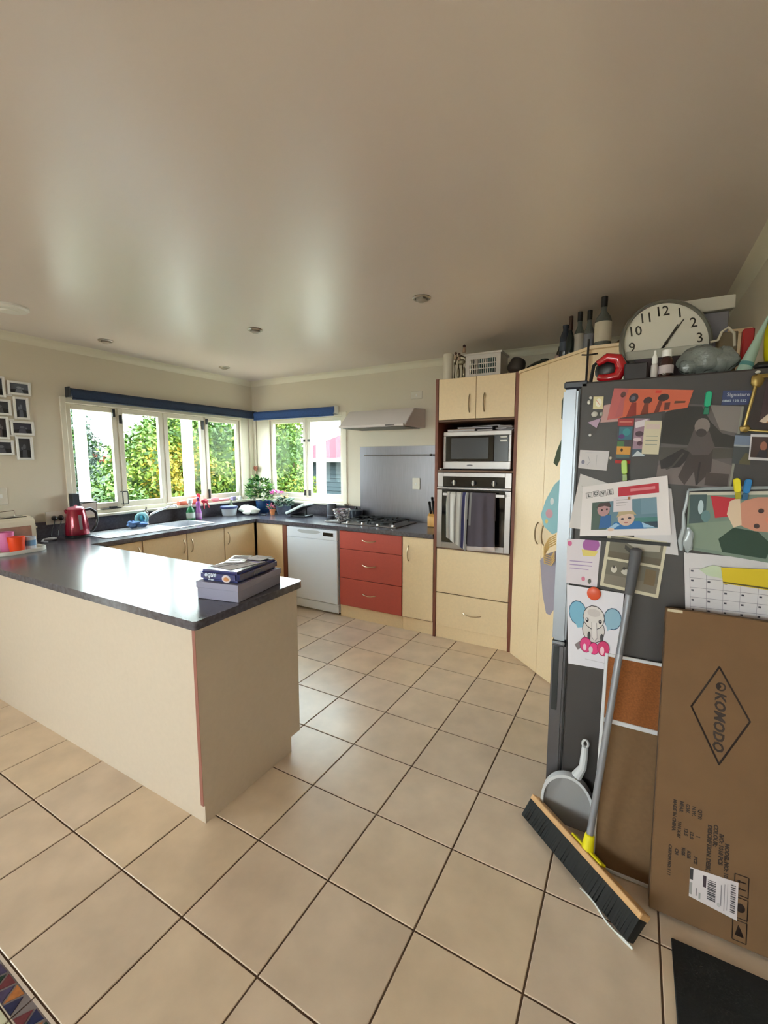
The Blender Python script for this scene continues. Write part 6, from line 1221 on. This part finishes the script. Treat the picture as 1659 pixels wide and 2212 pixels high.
# ringed logo mark
Ml = onbox(3.021, .802)
ring = []; n = 24
vs = [Ml @ Vector((r_ * math.cos(k * 2 * PI / n), r_ * math.sin(k * 2 * PI / n), 0)) for r_ in (.0145, .0095) for k in range(n)]
m.add(vs, [(k, (k + 1) % n, n + (k + 1) % n, n + k) for k in range(n)], INK)
m.add([Ml @ Vector(v) for v in ((-.012, .008, .0001), (-.003, .009, .0001), (.001, .0, .0001), (-.004, -.009, .0001), (-.011, -.007, .0001))], [(0, 1, 2, 3, 4), (4, 3, 2, 1, 0)], INK)
m.build('logo', None, bx, smooth=False)
m = MB()
for s_, x, z, sz in (('MADE IN CHINA', 2.909, .335, .0125), ('MEAS:', 2.928, .370, .0125), ('G.W.', 2.946, .370, .0125), ('N.W.', 2.964, .368, .0125), ('QTY:', 2.981, .364, .0125),
                     ('1010 X 87', 2.925, .293, .0115), ('13.5', 2.944, .292, .0125), ('12.0', 2.961, .288, .0125), ('1', 2.979, .29, .0125), ('CM', 2.921, .218, .012), ('KGS', 2.940, .226, .012), ('KGS', 2.956, .222, .012), ('PCS', 2.975, .212, .012)):
    text(m, s_, onbox(x, z, -PI / 2), sz * 1.12, INK, bold=.045)
m.build('lettering', None, bx, smooth=False)['kind'] = 'stuff'; m = MB()
for s_, x, z0, z1 in (('DESCRIPTION: DESK', 3.010, .365, .17), ('COLOUR:', 3.026, .355, .27), ('B/O: 1010 PCS', 3.042, .350, .20), ('MODEL NO: 1010', 3.058, .345, .13), ('CARTON NO: 1 / 1', 2.902, .245, .12)):
    text(m, s_, onbox(x, (z0 + z1) / 2, -PI / 2), min(.016, (z0 - z1) * 1.55 / len(s_)), INK, bold=.045)
m.build('lettering', None, bx, smooth=False)['kind'] = 'stuff'
# fragile / this way up symbols
m = MB()
for z in (.155, .085, .015):
    for (a_, b_) in (((3.082, z), (3.118, z)), ((3.118, z), (3.118, z + .062)), ((3.118, z + .062), (3.082, z + .062)), ((3.082, z + .062), (3.082, z))):
        A_ = Vector((a_[0], -.0008, a_[1])); B_ = Vector((b_[0], -.0008, b_[1])); d = (B_ - A_).normalized(); nr = Vector((d.z, 0, -d.x)) * .0014; m.add([M @ v for v in (A_ - nr, B_ - nr, B_ + nr, A_ + nr)], [(0, 1, 2, 3), (3, 2, 1, 0)], INK)
for zz in (.175, .197): m.add([M @ Vector((x, -.0009, z)) for x, z in ((3.088, zz), (3.096, zz + .005), (3.096, zz + .002), (3.112, zz + .002), (3.112, zz - .002), (3.096, zz - .002), (3.096, zz - .005))], [tuple(range(7)), tuple(range(7))[::-1]], INK)
m.add([M @ Vector((3.10 + .012 * math.cos(k * PI / 6), -.0009, .117 + .014 * math.sin(k * PI / 6))) for k in range(12)], [tuple(range(12)), tuple(range(12))[::-1]], INK)
m.add([M @ Vector((x, -.0009, z)) for x, z in ((3.088, .03), (3.112, .03), (3.104, .05), (3.096, .065))], [(0, 1, 2, 3), (3, 2, 1, 0)], INK)
m.build('handling_mark', None, bx, smooth=False)
m = MB(); q = [M @ Vector((x, -.0018, z)) for x, z in ((2.962, .185), (3.092, .192), (3.092, .075), (2.962, .092))]
sheet(m, q, .0008, mat('shipping_label', (206, 196, 200), .6), [('r', .0, .03, .07, .40, (40, 36, 38)), ('r', .0, .5, .06, .9, (150, 146, 146)), ('r', .28, .12, .35, .48, (52, 34, 46))] +
      [('r', .38, .20 + k * .05, .55, .20 + k * .05 + .018 + .012 * (k % 3), (70, 66, 72)) for k in range(12)] + [('r', .85, .10 + k * .06, .95, .10 + k * .06 + .02 + .012 * (k % 2), (80, 76, 84)) for k in range(13)] +
      [('r', .65, .2, .67, .8, (130, 124, 130)), ('r', .72, .15, .735, .9, (140, 134, 140)), ('r', .78, .1, .79, .85, (140, 134, 140)), ('e', .62, .8, .04, .06, (180, 176, 178)), ('r', .14, .6, .16, .85, (120, 116, 120)), ('r', .2, .7, .24, .9, (150, 150, 150))])
m.build('shipping_label', None, bx, smooth=False)
# broom
br = thing('broom', 'wide black bristled broom with grey handle leaning against the fridge', 'broom', (2.60, .86, 0))
P0 = Vector((2.37, 1.01, 0)); P1 = Vector((2.785, .65, 0)); ax = (P1 - P0).normalized(); pr_ = Vector((-ax.y, ax.x, 0))   # towards the fridge side
if pr_.y < 0: pr_ = -pr_
mid = (P0 + P1) / 2; L = (P1 - P0).length / 2
tl = math.radians(38)        # head rolled so the bristles face the room
upv = (Vector((0, 0, 1)) * math.cos(tl) + pr_ * math.sin(tl)); nv = ax.cross(upv)
Mb = rot_to(mid + Vector((0, 0, .002)), ax, nv, upv)
s0 = 1 if (Mb.to_3x3() @ Vector((0, 1, 0))).dot(pr_) > 0 else -1
m = MB(); rdd = random.Random(5); nb = 75
BRM = [mat('bristle_0', (7, 7, 8), .7), mat('bristle_1', (15, 15, 16), .7)]
ya, yb = (0, .045) if s0 > 0 else (-.045, 0)
for k in range(nb):
    x = -L + (2 * L) * (k + .5) / nb
    for r_ in range(4):
        yy = ya + (yb - ya) * (r_ + .5) / 4; sp = rdd.uniform(-.003, .003); fl = -.004 * s0 * (1 if r_ < 2 else .2)
        z_low = .001 + max(0, yy * s0) * math.tan(tl) * .0 
        m.add([Mb @ Vector((x - .0034 + sp, yy + fl - .005, 0)), Mb @ Vector((x + .0034 + sp, yy + fl - .005, 0)), Mb @ Vector((x + .0034 + sp, yy + fl + .005, 0)), Mb @ Vector((x - .0034 + sp, yy + fl + .005, 0)), Mb @ Vector((x - .0036, yy - .006, .078)), Mb @ Vector((x + .0036, yy - .006, .078)), Mb @ Vector((x + .0036, yy + .006, .078)), Mb @ Vector((x - .0036, yy + .006, .078))],
              [(0, 1, 2, 3), (4, 7, 6, 5), (0, 4, 5, 1), (1, 5, 6, 2), (2, 6, 7, 3), (3, 7, 4, 0)], BRM[(k + r_) % 2])
zmin = min(v[2] for v in m.v); dz = .002 - zmin; m.v = [(v[0], v[1], v[2] + dz) for v in m.v]; Mb = Matrix.Translation((0, 0, dz)) @ Mb
bb = m.build('bristles', None, br, smooth=False); bb['kind'] = 'stuff'
m = MB(); m.box(-L - .002, L + .002, ya - .004, yb + .004, .0785, .100, M=Mb); m.build('wood_block', mat('pale_pine', (206, 162, 112), .55, noise=.1, scale=20), br, bevel=.003)
YL = mat('yellow_plastic_bracket', (226, 214, 20), .35)
hb0 = Mb @ Vector((.02, (ya + yb) / 2, .1005)); ht = Vector((2.742, 1.085, 1.232)); hd_ = (ht - hb0).normalized()
m = MB(); m.box(-.055, .095, (ya + yb) / 2 - .016, (ya + yb) / 2 + .016, .1005, .110, M=Mb); m.cyl(hb0 + hd_ * .004, hb0 + hd_ * .065, .022, .017, 16); m.build('bracket', YL, br, bevel=.003)
m = MB(); m.cyl(hb0 + hd_ * .062, ht - hd_ * .40, .0125, n=14); m.build('handle', mat('grey_handle', (140, 140, 148), .3, .3), br)
m = MB(); m.cyl(ht - hd_ * .40, ht - hd_ * .17, .0125, .0125, 14); m.build('upper_handle', mat('grey_handle_2', (120, 120, 128), .35, .3), br)
m = MB(); m.cyl(ht - hd_ * .17, ht, .0165, .021, 14); m.blob(tuple(ht), .021, .021, .012, None, 12, 8); m.build('grip', mat('dark_grip', (78, 78, 84), .6), br)
# dustpan
dp = thing('dustpan', 'white dustpan hanging upright behind the broom handle', 'dustpan', (2.57, 1.07, 0))
M = Matrix.Translation((2.548, 1.07, .005)) @ Matrix.Rotation(-.10, 4, 'X')
DP = mat('dustpan_white', (206, 208, 214), .4)
arcp = [(.105, .0)] + [(.105 * math.cos(t_), .11 + .125 * math.sin(t_)) for t_ in [k * PI / 14 for k in range(15)]] + [(-.105, .0)]
def pl(poly, y0, y1, Mx, m, mt=None):
    n = len(poly); vs = [Mx @ Vector((x, y, z)) for y in (y0, y1) for x, z in poly]; m.add(vs, [tuple(range(n)), tuple(range(n, 2 * n))[::-1]] + [(k, n + k, n + (k + 1) % n, (k + 1) % n) for k in range(n)], mt)
m = MB(); pl(arcp, .0, .004, M, m); m.build('pan', mat('dustpan_inside', (150, 148, 150), .5), dp, bevel=.001)
m = MB(); n = len(arcp); inner = [(x * .9, .11 + (z - .11) * .9 if z > .11 else z) for x, z in arcp]
vs = [M @ Vector((x, y, z)) for y in (-.034, .0045) for x, z in arcp] + [M @ Vector((x, y, z)) for y in (-.034, -.0005) for x, z in inner]
m.add(vs, [(k, k + 1, n + k + 1, n + k) for k in range(n - 1)] + [(2 * n + k, 3 * n + k, 3 * n + k + 1, 2 * n + k + 1) for k in range(n - 1)] + [(k, 2 * n + k, 2 * n + k + 1, k + 1) for k in range(n - 1)]); m.build('rim', DP, dp)
m = MB(); m.tube([M @ Vector(p) for p in ((.03, -.012, .235), (.052, -.012, .28), (.055, -.012, .33), (.056, -.012, .37))], [.022, .016, .015, .013], 10); m.tube([M @ Vector((.056 + .011 * math.cos(k * PI / 6), -.012, .382 + .016 * math.sin(k * PI / 6))) for k in range(13)], .005, 6); m.build('handle', DP, dp)
# dust string + mat
m = MB(); pp = [P0 * (1 - t_) + P1 * t_ + pr_ * (.008 + .006 * math.sin(t_ * 20)) + Vector((0, 0, .006)) for t_ in [.62 + .40 * k / 10 for k in range(11)]]; m.tube(pp, [.002, .003, .004, .003, .004, .003, .004, .003, .005, .006, .004], 6)
tag(m.build('white_string', WHITEP, None, tuple(pp[0])), 'strand of white fluff on the floor along the broom bristles', 'string')
m = MB(); m.box(2.913, 3.19, .33, .752, .0005, .012); tag(m.build('door_mat', mat('black_rubber', (18, 18, 19), .85, bump=.3, scale=200), None, (3.05, .54, 0), bevel=.002), 'black rubber mat on the floor in front of the carton', 'mat')
